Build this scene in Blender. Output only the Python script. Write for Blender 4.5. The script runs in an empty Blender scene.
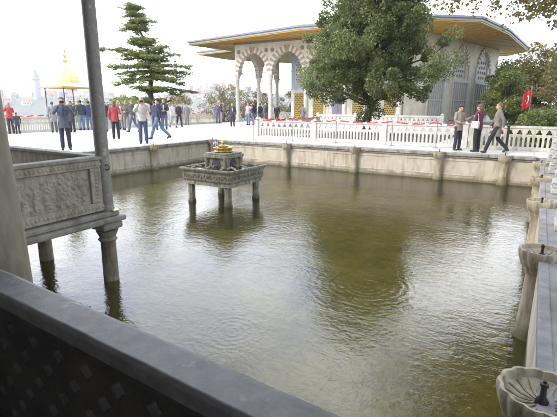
import bpy, bmesh, math, random
import numpy as np
from mathutils import Vector, Matrix
random.seed(7); rng = np.random.default_rng(7)
PI = math.pi; R = math.radians
SC = bpy.context.scene; COL = SC.collection
WATER = -0.90

# ------------------------------------------------------------------ materials
def new_mat(name):
    m = bpy.data.materials.new(name); m.use_nodes = True
    nt = m.node_tree; b = nt.nodes['Principled BSDF']
    return m, nt, b
def N(nt, typ, **kw):
    n = nt.nodes.new(typ)
    for k, v in kw.items():
        if k in n.inputs.keys() if hasattr(n.inputs, 'keys') else False: n.inputs[k].default_value = v
        else: setattr(n, k, v)
    return n
def ramp(nt, fac, stops):
    r = nt.nodes.new('ShaderNodeValToRGB'); e = r.color_ramp.elements
    while len(e) < len(stops): e.new(0.5)
    for i, (p, c) in enumerate(stops):
        e[i].position = p; e[i].color = (*c, 1) if len(c) == 3 else c
    nt.links.new(fac, r.inputs[0]); return r.outputs[0]
def noise(nt, scale, detail=6, rough=.6, vec=None, dist=0):
    n = nt.nodes.new('ShaderNodeTexNoise'); n.inputs['Scale'].default_value = scale
    n.inputs['Detail'].default_value = detail; n.inputs['Roughness'].default_value = rough
    n.inputs['Distortion'].default_value = dist
    if vec is not None: nt.links.new(vec, n.inputs['Vector'])
    return n.outputs['Fac']
def pos(nt, scale=(1, 1, 1)):
    g = nt.nodes.new('ShaderNodeNewGeometry'); mp = nt.nodes.new('ShaderNodeMapping')
    mp.inputs['Scale'].default_value = scale
    nt.links.new(g.outputs['Position'], mp.inputs['Vector']); return mp.outputs[0]
def mix(nt, f, a, b, mode='MIX'):
    m = nt.nodes.new('ShaderNodeMix'); m.data_type = 'RGBA'; m.blend_type = mode
    for s, v in ((0, f), (6, a), (7, b)):
        if hasattr(v, 'default_value'): nt.links.new(v, m.inputs[s])
        else: m.inputs[s].default_value = (*v, 1) if isinstance(v, tuple) and len(v) == 3 else v
    return m.outputs[2]
def bump(nt, b, h, strength=.3, dist=.02):
    n = nt.nodes.new('ShaderNodeBump'); n.inputs['Strength'].default_value = strength
    n.inputs['Distance'].default_value = dist
    nt.links.new(h, n.inputs['Height']); nt.links.new(n.outputs[0], b.inputs['Normal'])
def stone(name, c1, c2, stain=None, scale=3.0, rough=.7, streak=False, bmp=.25, spec=.3, stain_amt=(.45, .7)):
    m, nt, b = new_mat(name)
    p = pos(nt)
    col = ramp(nt, noise(nt, scale, 8, .65, p), [(.3, c1), (.7, c2)])
    if stain:
        pv = pos(nt, (1.6, 1.6, .35) if streak else (1, 1, 1))
        f = ramp(nt, noise(nt, scale * (1.6 if streak else .7), 7, .7, pv), [(stain_amt[0], (0, 0, 0)), (stain_amt[1], (1, 1, 1))])
        col = mix(nt, f, col, stain)
    nt.links.new(col, b.inputs['Base Color'])
    fine = noise(nt, scale * 14, 5, .7, p)
    bump(nt, b, fine, bmp, .01)
    b.inputs['Roughness'].default_value = rough; b.inputs['Specular IOR Level'].default_value = spec
    return m
def plain(name, c, rough=.6, metal=0, var=.25, scale=20, bmp=0):
    m, nt, b = new_mat(name)
    d = tuple(x * (1 - var) for x in c)
    nt.links.new(ramp(nt, noise(nt, scale, 4, .6, pos(nt)), [(.3, d), (.7, c)]), b.inputs['Base Color'])
    b.inputs['Roughness'].default_value = rough; b.inputs['Metallic'].default_value = metal
    if bmp: bump(nt, b, noise(nt, scale * 2, 4, .6, pos(nt)), bmp, .01)
    return m

M = {}
def terrace_mat():
    m, nt, b = new_mat('terrace_marble')
    p = pos(nt)
    br = nt.nodes.new('ShaderNodeTexBrick'); nt.links.new(p, br.inputs['Vector'])
    br.inputs['Scale'].default_value = 1; br.inputs['Mortar Size'].default_value = .014
    br.inputs['Brick Width'].default_value = 1.5; br.inputs['Row Height'].default_value = .85
    br.inputs['Color1'].default_value = (.56, .555, .545, 1); br.inputs['Color2'].default_value = (.47, .465, .455, 1)
    br.inputs['Mortar'].default_value = (.22, .21, .20, 1)
    f = ramp(nt, noise(nt, 1.3, 8, .7, p), [(.42, (0, 0, 0)), (.8, (.6, .6, .6))])
    col = mix(nt, f, br.outputs[0], (.38, .375, .36))
    nt.links.new(col, b.inputs['Base Color']); b.inputs['Roughness'].default_value = .5
    bump(nt, b, noise(nt, 30, 5, .6, p), .1, .01)
    return m
M['terrace'] = terrace_mat()
M['marble'] = stone('white_marble', (.62, .61, .58), (.74, .73, .70), (.45, .43, .38), 2.5, .55)
M['marble_clean'] = stone('clean_marble', (.52, .505, .475), (.62, .605, .57), (.42, .40, .36), 3, .5)
M['kiosk_wall'] = stone('kiosk_marble_wall', (.60, .55, .44), (.74, .69, .57), (.48, .42, .32), 1.1, .6)
M['pool_wall'] = stone('pool_wall_stone', (.40, .355, .28), (.52, .475, .39), (.24, .19, .13), 1.6, .8, True, .3, stain_amt=(.48, .72))
def wet_band(m, z0, z1, c):
    nt = m.node_tree; b = nt.nodes['Principled BSDF']; src = b.inputs['Base Color'].links[0].from_socket
    sp = nt.nodes.new('ShaderNodeSeparateXYZ'); nt.links.new(pos(nt), sp.inputs[0])
    ad = nt.nodes.new('ShaderNodeMath'); ad.operation = 'MULTIPLY_ADD'; nt.links.new(noise(nt, 3, 5, .7, pos(nt)), ad.inputs[0]); ad.inputs[1].default_value = .25; nt.links.new(sp.outputs[2], ad.inputs[2])
    mr = nt.nodes.new('ShaderNodeMapRange'); mr.inputs[1].default_value = z0 + .12; mr.inputs[2].default_value = z1 + .12; mr.inputs[3].default_value = .8; mr.inputs[4].default_value = 0
    nt.links.new(ad.outputs[0], mr.inputs[0]); nt.links.new(mix(nt, mr.outputs[0], src, c), b.inputs['Base Color'])
wet_band(M['pool_wall'], -.84, -.74, (.13, .11, .06))
M['lip'] = stone('pool_edge_stone', (.22, .21, .18), (.38, .36, .32), (.09, .08, .065), 5, .75, False, .4)
M['post'] = stone('basin_post_stone', (.30, .255, .175), (.43, .38, .28), (.13, .105, .065), 4, .7, True, .35)
M['kerb'] = stone('kerb_marble', (.20, .195, .19), (.29, .285, .275), (.14, .135, .125), 4, .8, False, .25, .15)
wet_band(M['post'], -.84, -.66, (.10, .09, .045))
M['island'] = stone('island_weathered_stone', (.15, .14, .105), (.32, .30, .235), (.05, .052, .035), 7, .8, True, .5)
wet_band(M['island'], -.84, -.72, (.06, .06, .03))
M['balcony'] = stone('carved_grey_marble', (.24, .215, .16), (.38, .345, .265), (.14, .125, .09), 5, .7, True, .4)
M['balcony_slab'] = stone('balcony_slab_stone', (.20, .185, .15), (.30, .28, .23), (.11, .105, .08), 5, .75, False, .4)
M['column_near'] = stone('beige_column_marble', (.16, .135, .095), (.25, .215, .155), (.11, .095, .07), 3, .5, True, .25)
M['column_dark'] = stone('grey_green_column', (.14, .13, .11), (.21, .195, .165), (.34, .32, .28), 22, .35, False, .2, .5, (.58, .68))
M['water_col'] = stone('water_column_stone', (.15, .13, .09), (.27, .24, .18), (.09, .08, .05), 6, .7, True, .3)
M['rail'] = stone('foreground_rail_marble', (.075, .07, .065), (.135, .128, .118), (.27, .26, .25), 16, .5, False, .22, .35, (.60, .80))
M['rail_shaded'] = stone('foreground_lattice_shaded', (.026, .022, .018), (.055, .047, .038), (.018, .016, .013), 7, .7, False, .4)  # darker copy of the rail marble, porch shade put into the colour
M['porch'] = stone('porch_stone', (.07, .06, .05), (.12, .105, .09), None, 3, .7)
M['carved'] = stone('carved_post_marble', (.34, .33, .31), (.48, .47, .44), (.22, .20, .17), 4, .7)
M['far_rail'] = stone('far_rail_stone', (.62, .58, .48), (.74, .70, .60), (.50, .45, .36), 3, .6)
M['rail_right'] = stone('weathered_rail_marble', (.46, .44, .37), (.62, .59, .52), (.28, .26, .20), 3, .7, True)
M['red_stone'] = stone('red_voussoir', (.33, .25, .19), (.42, .33, .27), None, 4, .7)
M['buff_stone'] = stone('buff_voussoir', (.60, .55, .46), (.68, .64, .55), None, 4, .7)
M['porphyry'] = stone('porphyry_disc', (.20, .13, .11), (.30, .22, .18), None, 9, .4)
M['purple'] = plain('violet_door', (.30, .26, .36), .5)
M['soffit'] = plain('gilded_soffit', (.62, .36, .05), .5, 0, .3, 3)
M['lead'] = plain('lead_roof', (.26, .27, .31), .5, 0, .3, 4, .2)
M['gold'] = plain('gold_leaf', (.88, .72, .36), .35, .55, .25, 12)
M['gold_old'] = plain('tarnished_gilding', (.56, .43, .13), .45, .35, .6, 14, .4)
M['gold_lattice'] = plain('brass_lattice', (.50, .34, .06), .45, .3, .3, 14)
M['iron'] = plain('dark_iron', (.035, .03, .03), .5, .4, .4)
M['dark'] = plain('dark_interior', (.05, .045, .05), .7)
M['glass'] = plain('dim_window_glass', (.22, .25, .28), .12)
M['bronze'] = plain('bronze_post', (.16, .12, .08), .5, .5)
M['silver'] = plain('steel_post', (.35, .35, .36), .35, .7)
M['tape_red'] = plain('red_tape', (.75, .045, .05), .5, 0, .15)
M['tape_white'] = plain('white_tape', (.85, .80, .78), .5, 0, .1)
M['flag_red'] = plain('red_cloth', (.72, .03, .035), .7, 0, .15)
M['white_cloth'] = plain('white_cloth', (.8, .8, .8), .8, 0, .1)
M['bark'] = stone('grey_bark', (.06, .05, .04), (.13, .11, .085), (.035, .03, .025), 9, .9, True, .8)
M['bark_plane'] = stone('mauve_plane_bark', (.13, .10, .11), (.24, .19, .19), (.09, .07, .07), 6, .9, True, .6)
M['ground_dark'] = plain('dark_ground', (.10, .08, .05), .9, 0, .5, 2, .4)
M['grass'] = plain('lawn', (.07, .09, .03), .9, 0, .5, 5, .5)
M['sea'] = plain('distant_sea', (.10, .16, .20), .2)
M['hill'] = plain('distant_hill', (.16, .17, .13), .9, 0, .4, .02)

def tile_mat():
    m, nt, b = new_mat('blue_tile_panels')
    p = pos(nt)
    v = nt.nodes.new('ShaderNodeTexVoronoi'); v.inputs['Scale'].default_value = 4.5; nt.links.new(p, v.inputs['Vector'])
    w = nt.nodes.new('ShaderNodeTexVoronoi'); w.inputs['Scale'].default_value = 13; nt.links.new(p, w.inputs['Vector'])
    c = ramp(nt, v.outputs['Distance'], [(.12, (.16, .27, .42)), (.3, (.42, .50, .56)), (.6, (.33, .42, .51))])
    c = mix(nt, ramp(nt, w.outputs['Distance'], [(.15, (1, 1, 1)), (.3, (0, 0, 0))]), c, (.55, .60, .62))
    nt.links.new(c, b.inputs['Base Color']); b.inputs['Roughness'].default_value = .3
    return m
M['tile'] = tile_mat()

def leaf_mat(name, stops, scale=.6, trans=.35):
    m, nt, b = new_mat(name)
    g = nt.nodes.new('ShaderNodeNewGeometry')
    nz = noise(nt, scale, 3, .6, pos(nt))
    a = nt.nodes.new('ShaderNodeMath'); a.operation = 'MULTIPLY_ADD'
    nt.links.new(g.outputs['Random Per Island'], a.inputs[0]); a.inputs[1].default_value = .6
    s = nt.nodes.new('ShaderNodeMath'); s.operation = 'MULTIPLY_ADD'
    nt.links.new(nz, s.inputs[0]); s.inputs[1].default_value = 1.1; s.inputs[2].default_value = -.35
    nt.links.new(s.outputs[0], a.inputs[2])
    c = ramp(nt, a.outputs[0], stops)
    nt.links.new(c, b.inputs['Base Color']); b.inputs['Roughness'].default_value = .42
    b.inputs['Specular IOR Level'].default_value = .45
    tr = nt.nodes.new('ShaderNodeBsdfTranslucent'); nt.links.new(c, tr.inputs[0])
    mx = nt.nodes.new('ShaderNodeMixShader'); mx.inputs[0].default_value = trans
    nt.links.new(b.outputs[0], mx.inputs[1]); nt.links.new(tr.outputs[0], mx.inputs[2])
    nt.links.new(mx.outputs[0], nt.nodes['Material Output'].inputs[0])
    return m
M['leaf_big'] = leaf_mat('evergreen_leaf', [(0, (.055, .075, .024)), (.4, (.135, .165, .054)), (.75, (.25, .28, .115)), (.97, (.42, .38, .17))], .8, .42)
M['leaf_cedar'] = leaf_mat('cedar_needle', [(0, (.10, .13, .04)), (.4, (.23, .27, .08)), (1, (.52, .50, .16))], .7, .45)
M['leaf_autumn'] = leaf_mat('autumn_leaf', [(0, (.10, .11, .04)), (.5, (.20, .18, .07)), (1, (.32, .23, .09))], .8, .45)
M['leaf_green'] = leaf_mat('mid_green_leaf', [(0, (.08, .11, .03)), (.5, (.17, .21, .06)), (1, (.30, .29, .09))], .6, .4)
M['leaf_pale'] = leaf_mat('pale_autumn_leaf', [(0, (.16, .16, .07)), (.5, (.28, .25, .13)), (1, (.42, .33, .22))], .5, .4)

def water_mat():
    m = bpy.data.materials.new('pool_water'); m.use_nodes = True; nt = m.node_tree
    nt.nodes.remove(nt.nodes['Principled BSDF'])
    p = pos(nt)
    sep = nt.nodes.new('ShaderNodeSeparateXYZ'); nt.links.new(p, sep.inputs[0])
    def math_(op, a, b=None, c=None):
        n = nt.nodes.new('ShaderNodeMath'); n.operation = op
        for i, v in enumerate((a, b, c)):
            if v is None: continue
            if hasattr(v, 'default_value'): nt.links.new(v, n.inputs[i])
            else: n.inputs[i].default_value = v
        return n.outputs[0]
    # wide swell, small chop and rings spreading from the places where drops fall
    total = math_('MULTIPLY', noise(nt, 7.0, 3, .55, pos(nt, (1, 1.5, 1)), .6), .0044)
    total = math_('MULTIPLY_ADD', noise(nt, 1.3, 2, .5, p), .008, total)
    speck = noise(nt, 45, 2, .5, p)
    patch = ramp(nt, noise(nt, .55, 2, .5, p), [(.46, (.06, .06, .06)), (.62, (1, 1, 1))])
    total = math_('MULTIPLY_ADD', math_('MULTIPLY', speck, patch), .0016, total)
    total = math_('MULTIPLY_ADD', noise(nt, 19.0, 3, .6, pos(nt, (1, 1.3, 1)), .4), .0018, total)
    wob = noise(nt, 2.2, 2, .5, p)
    for (x, y, amp, k, rad) in RINGS:
        amp *= .22
        dx = math_('SUBTRACT', sep.outputs[0], x); dy = math_('SUBTRACT', sep.outputs[1], y)
        d = math_('SQRT', math_('ADD', math_('MULTIPLY', dx, dx), math_('MULTIPLY', dy, dy)))
        d = math_('MULTIPLY_ADD', wob, .20, d)
        w = math_('SINE', math_('MULTIPLY', d, k))
        e = math_('EXPONENT', math_('MULTIPLY', math_('MULTIPLY', d, d), -1.0 / (rad * rad)))
        total = math_('MULTIPLY_ADD', math_('MULTIPLY', w, e), amp, total)
    bp = nt.nodes.new('ShaderNodeBump'); bp.inputs['Strength'].default_value = 1; bp.inputs['Distance'].default_value = 1
    nt.links.new(total, bp.inputs['Height'])
    fr = nt.nodes.new('ShaderNodeFresnel'); fr.inputs[0].default_value = 1.5; nt.links.new(bp.outputs[0], fr.inputs['Normal'])
    tr = nt.nodes.new('ShaderNodeBsdfTransparent'); tr.inputs[0].default_value = (.84, .84, .62, 1)
    gl = nt.nodes.new('ShaderNodeBsdfGlossy'); gl.inputs['Roughness'].default_value = .03
    nt.links.new(bp.outputs[0], gl.inputs['Normal'])
    # fine silt hanging in the water scatters some light back
    df = nt.nodes.new('ShaderNodeBsdfDiffuse'); df.inputs[0].default_value = (.24, .215, .09, 1)
    m0 = nt.nodes.new('ShaderNodeMixShader'); m0.inputs[0].default_value = .10
    nt.links.new(tr.outputs[0], m0.inputs[1]); nt.links.new(df.outputs[0], m0.inputs[2])
    mx = nt.nodes.new('ShaderNodeMixShader'); nt.links.new(fr.outputs[0], mx.inputs[0])
    nt.links.new(m0.outputs[0], mx.inputs[1]); nt.links.new(gl.outputs[0], mx.inputs[2])
    nt.links.new(mx.outputs[0], nt.nodes['Material Output'].inputs[0])
    return m
RINGS = [(-1.75, 5.35, .0030, 62, .75), (-2.6, 3.4, .0026, 80, .5), (-4.3, 7.0, .0028, 58, .7), (-5.3, 13.2, .005, 30, .8),
         (-3.6, 11.2, .004, 34, .7), (-1.2, 8.2, .0028, 55, .6), (-8.6, 9.6, .0035, 40, .8), (-0.9, 4.1, .0016, 75, .5), (-6.2, 5.9, .002, 60, .6)]
M['water'] = water_mat()
def floor_mat():
    m, nt, b = new_mat('pool_floor_algae')
    p = pos(nt)
    c = ramp(nt, noise(nt, 1.1, 9, .7, p), [(.3, (.13, .115, .018)), (.5, (.25, .205, .035)), (.72, (.40, .32, .08))])
    f = ramp(nt, noise(nt, 9, 6, .7, p), [(.5, (0, 0, 0)), (.75, (.7, .7, .7))])
    c = mix(nt, f, c, (.08, .075, .03))
    br = nt.nodes.new('ShaderNodeTexBrick'); nt.links.new(p, br.inputs['Vector'])
    br.inputs['Scale'].default_value = 1; br.inputs['Mortar Size'].default_value = .012
    br.inputs['Brick Width'].default_value = 1.1; br.inputs['Row Height'].default_value = .8
    br.inputs['Color1'].default_value = (1, 1, 1, 1); br.inputs['Color2'].default_value = (.86, .86, .86, 1); br.inputs['Mortar'].default_value = (.72, .72, .72, 1)
    c = mix(nt, 1.0, c, br.outputs[0], 'MULTIPLY')
    nt.links.new(c, b.inputs['Base Color']); b.inputs['Roughness'].default_value = .9
    return m
M['floor'] = floor_mat()

# ------------------------------------------------------------------ mesh helpers
class MB:
    def __init__(s): s.v = []; s.f = []
    def add(s, vs, fs):
        o = len(s.v); s.v += [tuple(p) for p in vs]; s.f += [tuple(i + o for i in f) for f in fs]; return s
    def box(s, x0, x1, y0, y1, z0, z1, M_=None):
        vs = [Vector((x, y, z)) for z in (z0, z1) for y in (y0, y1) for x in (x0, x1)]
        if M_ is not None: vs = [M_ @ p for p in vs]
        return s.add(vs, [(0, 2, 3, 1), (4, 5, 7, 6), (0, 1, 5, 4), (2, 6, 7, 3), (0, 4, 6, 2), (1, 3, 7, 5)])
    def lathe(s, prof, n=24, c=(0, 0, 0), flute=0, fn=12, sq=None):
        vs = []; fs = []
        for (r, z) in prof:
            for i in range(n):
                a = 2 * PI * i / n
                rr = r * (1 + flute * abs(math.cos(a * fn / 2)) - flute * .5) if flute else r
                vs.append((c[0] + rr * math.cos(a), c[1] + rr * math.sin(a), c[2] + z))
        for k in range(len(prof) - 1):
            for i in range(n):
                j = (i + 1) % n
                fs.append((k * n + i, k * n + j, (k + 1) * n + j, (k + 1) * n + i))
        fs.append(tuple(range(n))[::-1]); fs.append(tuple((len(prof) - 1) * n + i for i in range(n)))
        return s.add(vs, fs)
    def tube(s, pts, rads, n=8, cap=True, flat=1.0):
        pts = [Vector(p) for p in pts]; vs = []; fs = []
        prev = None
        for i, p in enumerate(pts):
            d = (pts[min(i + 1, len(pts) - 1)] - pts[max(i - 1, 0)]).normalized()
            if prev is None:
                u = d.orthogonal().normalized()
            else:
                u = (prev - d * prev.dot(d)); u = u.normalized() if u.length > 1e-6 else d.orthogonal().normalized()
            prev = u; w = d.cross(u)
            r = rads[i] if hasattr(rads, '__len__') else rads
            for k in range(n):
                a = 2 * PI * k / n; vs.append(p + u * math.cos(a) * r + w * math.sin(a) * r * flat)
        for i in range(len(pts) - 1):
            for k in range(n):
                j = (k + 1) % n; fs.append((i * n + k, i * n + j, (i + 1) * n + j, (i + 1) * n + k))
        if cap:
            fs.append(tuple(range(n))[::-1]); fs.append(tuple((len(pts) - 1) * n + k for k in range(n)))
        return s.add(vs, fs)
    def ell(s, c, r, n=12, m=8, rot=None):
        vs = []; fs = []
        for i in range(1, m):
            t = PI * i / m
            for k in range(n):
                a = 2 * PI * k / n
                p = Vector((r[0] * math.sin(t) * math.cos(a), r[1] * math.sin(t) * math.sin(a), r[2] * math.cos(t)))
                if rot is not None: p = rot @ p
                vs.append(p + Vector(c))
        top = len(vs); q = Vector((0, 0, r[2])); q = rot @ q if rot is not None else q
        vs.append(Vector(c) + q); vs.append(Vector(c) - q)
        for i in range(m - 2):
            for k in range(n):
                j = (k + 1) % n; fs.append((i * n + k, (i + 1) * n + k, (i + 1) * n + j, i * n + j))
        for k in range(n):
            j = (k + 1) % n; fs.append((top, k, j)); fs.append((top + 1, (m - 2) * n + j, (m - 2) * n + k))
        return s.add(vs, fs)
    def prism(s, poly, z0, z1):
        n = len(poly); vs = [(x, y, z0) for x, y in poly] + [(x, y, z1) for x, y in poly]
        fs = [tuple(range(n))[::-1], tuple(range(n, 2 * n))] + [(i, (i + 1) % n, n + (i + 1) % n, n + i) for i in range(n)]
        return s.add(vs, fs)
    def mesh(s, name, smooth=False):
        me = bpy.data.meshes.new(name); me.from_pydata([tuple(p) for p in s.v], [], s.f); me.update()
        if smooth: me.polygons.foreach_set('use_smooth', [True] * len(me.polygons))
        return me
def link(name, me, mat, parent=None, loc=(0, 0, 0), rz=0, bevel=0, smooth=False, fix=True):
    if fix:
        bm = bmesh.new(); bm.from_mesh(me); bmesh.ops.recalc_face_normals(bm, faces=bm.faces); bm.to_mesh(me); bm.free()
    o = bpy.data.objects.new(name, me); COL.objects.link(o)
    if mat is not None:
        me.materials.clear(); me.materials.append(M[mat] if isinstance(mat, str) else mat)
    o.location = loc; o.rotation_euler.z = rz
    if parent: o.parent = parent
    if smooth:
        me.polygons.foreach_set('use_smooth', [True] * len(me.polygons))
        me.set_sharp_from_angle(angle=R(40))
    if bevel:
        b = o.modifiers.new('bevel', 'BEVEL'); b.width = bevel; b.segments = 2; b.limit_method = 'ANGLE'
    return o
def obj(name, mb, mat, parent=None, **k): return link(name, mb.mesh(name), mat, parent, **k)
def tag(o, label, cat, group=None):
    o['label'] = label; o['category'] = cat
    if group: o['group'] = group
    return o
def kind(o, k='structure'): o['kind'] = k; return o
def thing(name, label, cat, loc=(0, 0, 0), rz=0, group=None):
    o = bpy.data.objects.new(name, None); COL.objects.link(o); o.location = loc; o.rotation_euler.z = rz
    o.empty_display_size = .2
    return tag(o, label, cat, group)
def dup(root, loc, rz, label=None, scale=None):
    r = root.copy(); COL.objects.link(r); r.location = loc; r.rotation_euler.z = rz
    if scale: r.scale = scale
    if label: r['label'] = label
    for ch in list(root.children):
        c = ch.copy(); COL.objects.link(c); c.parent = r
        for g in ch.children:
            d = g.copy(); COL.objects.link(d); d.parent = c
    return r
def plate_mesh(name, outer, holes, thick, bev=0):
    """flat plate in x-z with real holes, thickness along y (centred)"""
    cu = bpy.data.curves.new(name, 'CURVE'); cu.dimensions = '2D'; cu.fill_mode = 'BOTH'
    cu.extrude = thick / 2 - bev; cu.bevel_depth = bev; cu.bevel_resolution = 0
    for poly in [outer] + holes:
        sp = cu.splines.new('POLY'); sp.points.add(len(poly) - 1); sp.use_cyclic_u = True
        for i, (x, z) in enumerate(poly): sp.points[i].co = (x, z, 0, 1)
    o = bpy.data.objects.new(name, cu); COL.objects.link(o)
    dg = bpy.context.evaluated_depsgraph_get(); me = bpy.data.meshes.new_from_object(o.evaluated_get(dg))
    bpy.data.objects.remove(o); me.name = name
    me.transform(Matrix.Rotation(PI / 2, 4, 'X')); return me
def arch_pts(x0, x1, z0, zs, n=10, point=1.18, clockwise=False):
    """pointed arch opening outline: jambs from z0 to spring zs, apex above"""
    w = x1 - x0; rr = w * point / 2 + w * .02; pts = [(x0, z0), (x1, z0), (x1, zs)]
    cxr = x1 - 2 * rr / 2 * 1.0; rad = rr
    # right arc centred left of middle, meets the left arc at mid x
    c = x1 - rad; mid = (x0 + x1) / 2
    am = math.acos(max(-1, min(1, (mid - c) / rad)))
    for i in range(1, n + 1):
        a = am * i / n; pts.append((c + rad * math.cos(a), zs + rad * math.sin(a)))
    for i in range(n - 1, -1, -1):
        a = am * i / n; pts.append((x0 + x1 - (c + rad * math.cos(a)), zs + rad * math.sin(a)))
    return pts
def remesh(mb, vox, name):
    me = mb.mesh(name); bm = bmesh.new(); bm.from_mesh(me); bmesh.ops.recalc_face_normals(bm, faces=bm.faces); bm.to_mesh(me); bm.free()
    o = bpy.data.objects.new(name, me); COL.objects.link(o)
    r = o.modifiers.new('r', 'REMESH'); r.mode = 'VOXEL'; r.voxel_size = vox; r.use_smooth_shade = True
    s = o.modifiers.new('s', 'SMOOTH'); s.factor = .5; s.iterations = 2
    dg = bpy.context.evaluated_depsgraph_get(); out = bpy.data.meshes.new_from_object(o.evaluated_get(dg))
    bpy.data.objects.remove(o); bpy.data.meshes.remove(me); out.name = name
    return out

# ------------------------------------------------------------------ the setting
PX0, PX1, PY0, PY1 = -12.7, 0.20, 1.05, 15.3
def sheet(name, x0, x1, y0, y1, z0, z1, mat): return kind(obj(name, MB().box(x0, x1, y0, y1, z0, z1), mat))
sheet('terrace_beyond_pool', -24.8, -2.6, PY1 + .001, 62, -12, 0, 'terrace')
sheet('terrace_corner', -2.599, 12, PY1 + .001, 17.75, -12, 0, 'terrace')
kind(obj('side_garden', MB().box(-2.599, 12, 17.751, 62, -12, -.45), 'grass'))
kind(obj('dark_ground_patch', MB().box(-10.4, -3.6, 18.3, 27.5, -.05, .006), 'ground_dark'))  # darker ground patch round the tree, visible between the balusters
sheet('terrace_beside_pool', -24.8, PX0 - .001, -12, PY1, -12, 0, 'terrace')
sheet('terrace_right', PX1 + .45, 12, -12, PY1, -12, -.002, 'terrace')
sheet('kerb_strip', PX1 + .001, PX1 + .449, PY0 - 1.2, PY1, -12, 0, 'kerb')
sheet('porch_floor', -5.1, PX1, -7, PY0 - .26, -12, -.02, 'porch')
kind(obj('pool_floor', MB().box(PX0, PX1, PY0 - .3, PY1, -1.7, -1.45), 'floor'))
kind(obj('water', MB().add([(PX0, -3, WATER), (PX1, -3, WATER), (PX1, PY1, WATER), (PX0, PY1, WATER)], [(0, 1, 2, 3)]), 'water'))
kind(obj('lawn', MB().box(12.001, 90, -12, 90, -12, -.06), 'grass'))
kind(obj('lower_garden', MB().box(-60, -24.801, -20, 90, -12.5, -2.6), 'grass'))
kind(obj('rear_garden', MB().box(-24.799, 11.999, 62.001, 110, -12, -.08), 'grass'))
# sea and the far shore
g = []
kind(obj('sea', MB().add([(-4000, -4000, -45), (4000, -4000, -45), (4000, 4000, -45), (-4000, 4000, -45)], [(0, 1, 2, 3)]), 'sea'))
def hill_h(az, d):   # height of the far shore
    t = max(0, min(1, (d - 620) / 420)); t = t * t * (3 - 2 * t)
    return -44 + t * (72 + 10 * math.sin(az * 9 + 1) + 8 * math.sin(az * 23))
mb = MB(); AZ = [R(100 + i * 1.5) for i in range(61)]; DS = [600, 660, 720, 800, 880, 960, 1040, 1200, 1500]
vs = [(d * math.cos(a), d * math.sin(a), hill_h(a, d) if d > 600 else -46) for a in AZ for d in DS]
nd = len(DS); fs = [(i * nd + j, (i + 1) * nd + j, (i + 1) * nd + j + 1, i * nd + j + 1) for i in range(60) for j in range(nd - 1)]
kind(obj('far_hill', mb.add(vs, fs), 'hill', smooth=True))
house_mats = [plain('far_plaster_cream', (.62, .56, .46), .8), plain('far_plaster_white', (.72, .72, .72), .8), plain('far_plaster_pink', (.60, .42, .36), .8), plain('far_plaster_grey', (.42, .42, .44), .8)]
roof_mat = plain('far_roof_tile', (.42, .18, .10), .8)
def house_mesh(k):
    w, d, h = [(10, 9, 7), (13, 10, 5), (8, 8, 10), (16, 11, 8)][k]
    mb = MB().box(-w / 2, w / 2, -d / 2, d / 2, -8, h)
    n0 = len(mb.f)
    mb.add([(-w / 2 - .4, -d / 2 - .4, h), (w / 2 + .4, -d / 2 - .4, h), (w / 2 + .4, d / 2 + .4, h), (-w / 2 - .4, d / 2 + .4, h), (-w / 4, 0, h + 3), (w / 4, 0, h + 3)],
           [(0, 1, 5, 4), (1, 2, 5), (2, 3, 4, 5), (3, 0, 4)])
    n1 = len(mb.f); wn = mb
    for zz in np.arange(2, h - 1, 3):
        for xx in np.arange(-w / 2 + 1.5, w / 2 - 1, 2.6):
            for sy in (-1, 1):
                y0 = sy * (d / 2 + .02); wn.box(xx - .6, xx + .6, min(y0, y0 - sy * .1), max(y0, y0 - sy * .1), zz, zz + 1.6)
    me = mb.mesh('far_house')
    for q in (house_mats[k], roof_mat, M['dark']): me.materials.append(q)
    me.polygons.foreach_set('material_index', [0] * n0 + [1] * (n1 - n0) + [2] * (len(mb.f) - n1)); return me
HM = [house_mesh(k) for k in range(4)]
hl = ['cream house with red tiled roof on the far hillside', 'low white house with red tiled roof on the far hillside',
      'tall narrow pinkish house on the far hillside', 'wide grey house with red tiled roof on the far hillside']
for i in range(270):
    az = R(random.uniform(122, 154)); d = random.uniform(660, 1040); k = random.randrange(4)
    o = bpy.data.objects.new('far_house', HM[k]); COL.objects.link(o)
    o.location = (d * math.cos(az), d * math.sin(az), hill_h(az, d) - 1); o.rotation_euler.z = az + PI / 2 + random.uniform(-.4, .4)
    s = random.uniform(.7, 1.1); o.scale = (s, s, s)
    tag(o, hl[k], 'house', 'houses on the far hillside')
az = R(149.3); tw = thing('stone_tower', 'pale round stone tower with conical roof rising above the far hillside houses', 'tower', (950 * math.cos(az), 950 * math.sin(az), 0))
obj('tower_wall', MB().lathe([(6.5, 5), (6.5, 46), (7.6, 47), (7.6, 50), (6, 50.2), (6, 54)], 20), house_mats[3], tw, smooth=True)
obj('cone_roof', MB().lathe([(6.6, 54), (.3, 66)], 20), 'lead', tw, smooth=True)
obj('finial', MB().lathe([(.4, 65.5), (.2, 69)], 8), 'gold', tw)

# pool walls, pilasters and basins
def pool_wall(name, length, label, loc, rz):
    t = thing(name, label, 'wall', loc, rz)
    mb = MB().box(0, length, .0, .12, -1.5, -.12)          # face at local y=0, pool towards -y
    obj('wall_face', mb, 'pool_wall', t)
    obj('plinth', MB().box(0, length, -.05, -.001, -1.5, -.80), 'pool_wall', t, bevel=.01)
    mb = MB(); x = 0
    while x < length - .01:
        x1 = min(x + 1.43, length); mb.box(x + .003, x1 - .003, -.09, .25, -.085, .012); x = x1
    obj('edge_stones', mb, 'lip', t, bevel=.012)
    obj('moulding', MB().box(0, length, -.045, -.001, -.15, -.087), 'lip', t, bevel=.012)
    # flat panels framed in low relief
    mb = MB(); x = .25
    while x + 1.1 < length:
        mb.box(x, x + 2.3, -.018, -.0005, -.26, -.21).box(x, x + 2.3, -.018, -.0005, -.74, -.70); x += 2.86
    obj('panel_frame', mb, 'pool_wall', t, bevel=.005)
    return t
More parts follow.
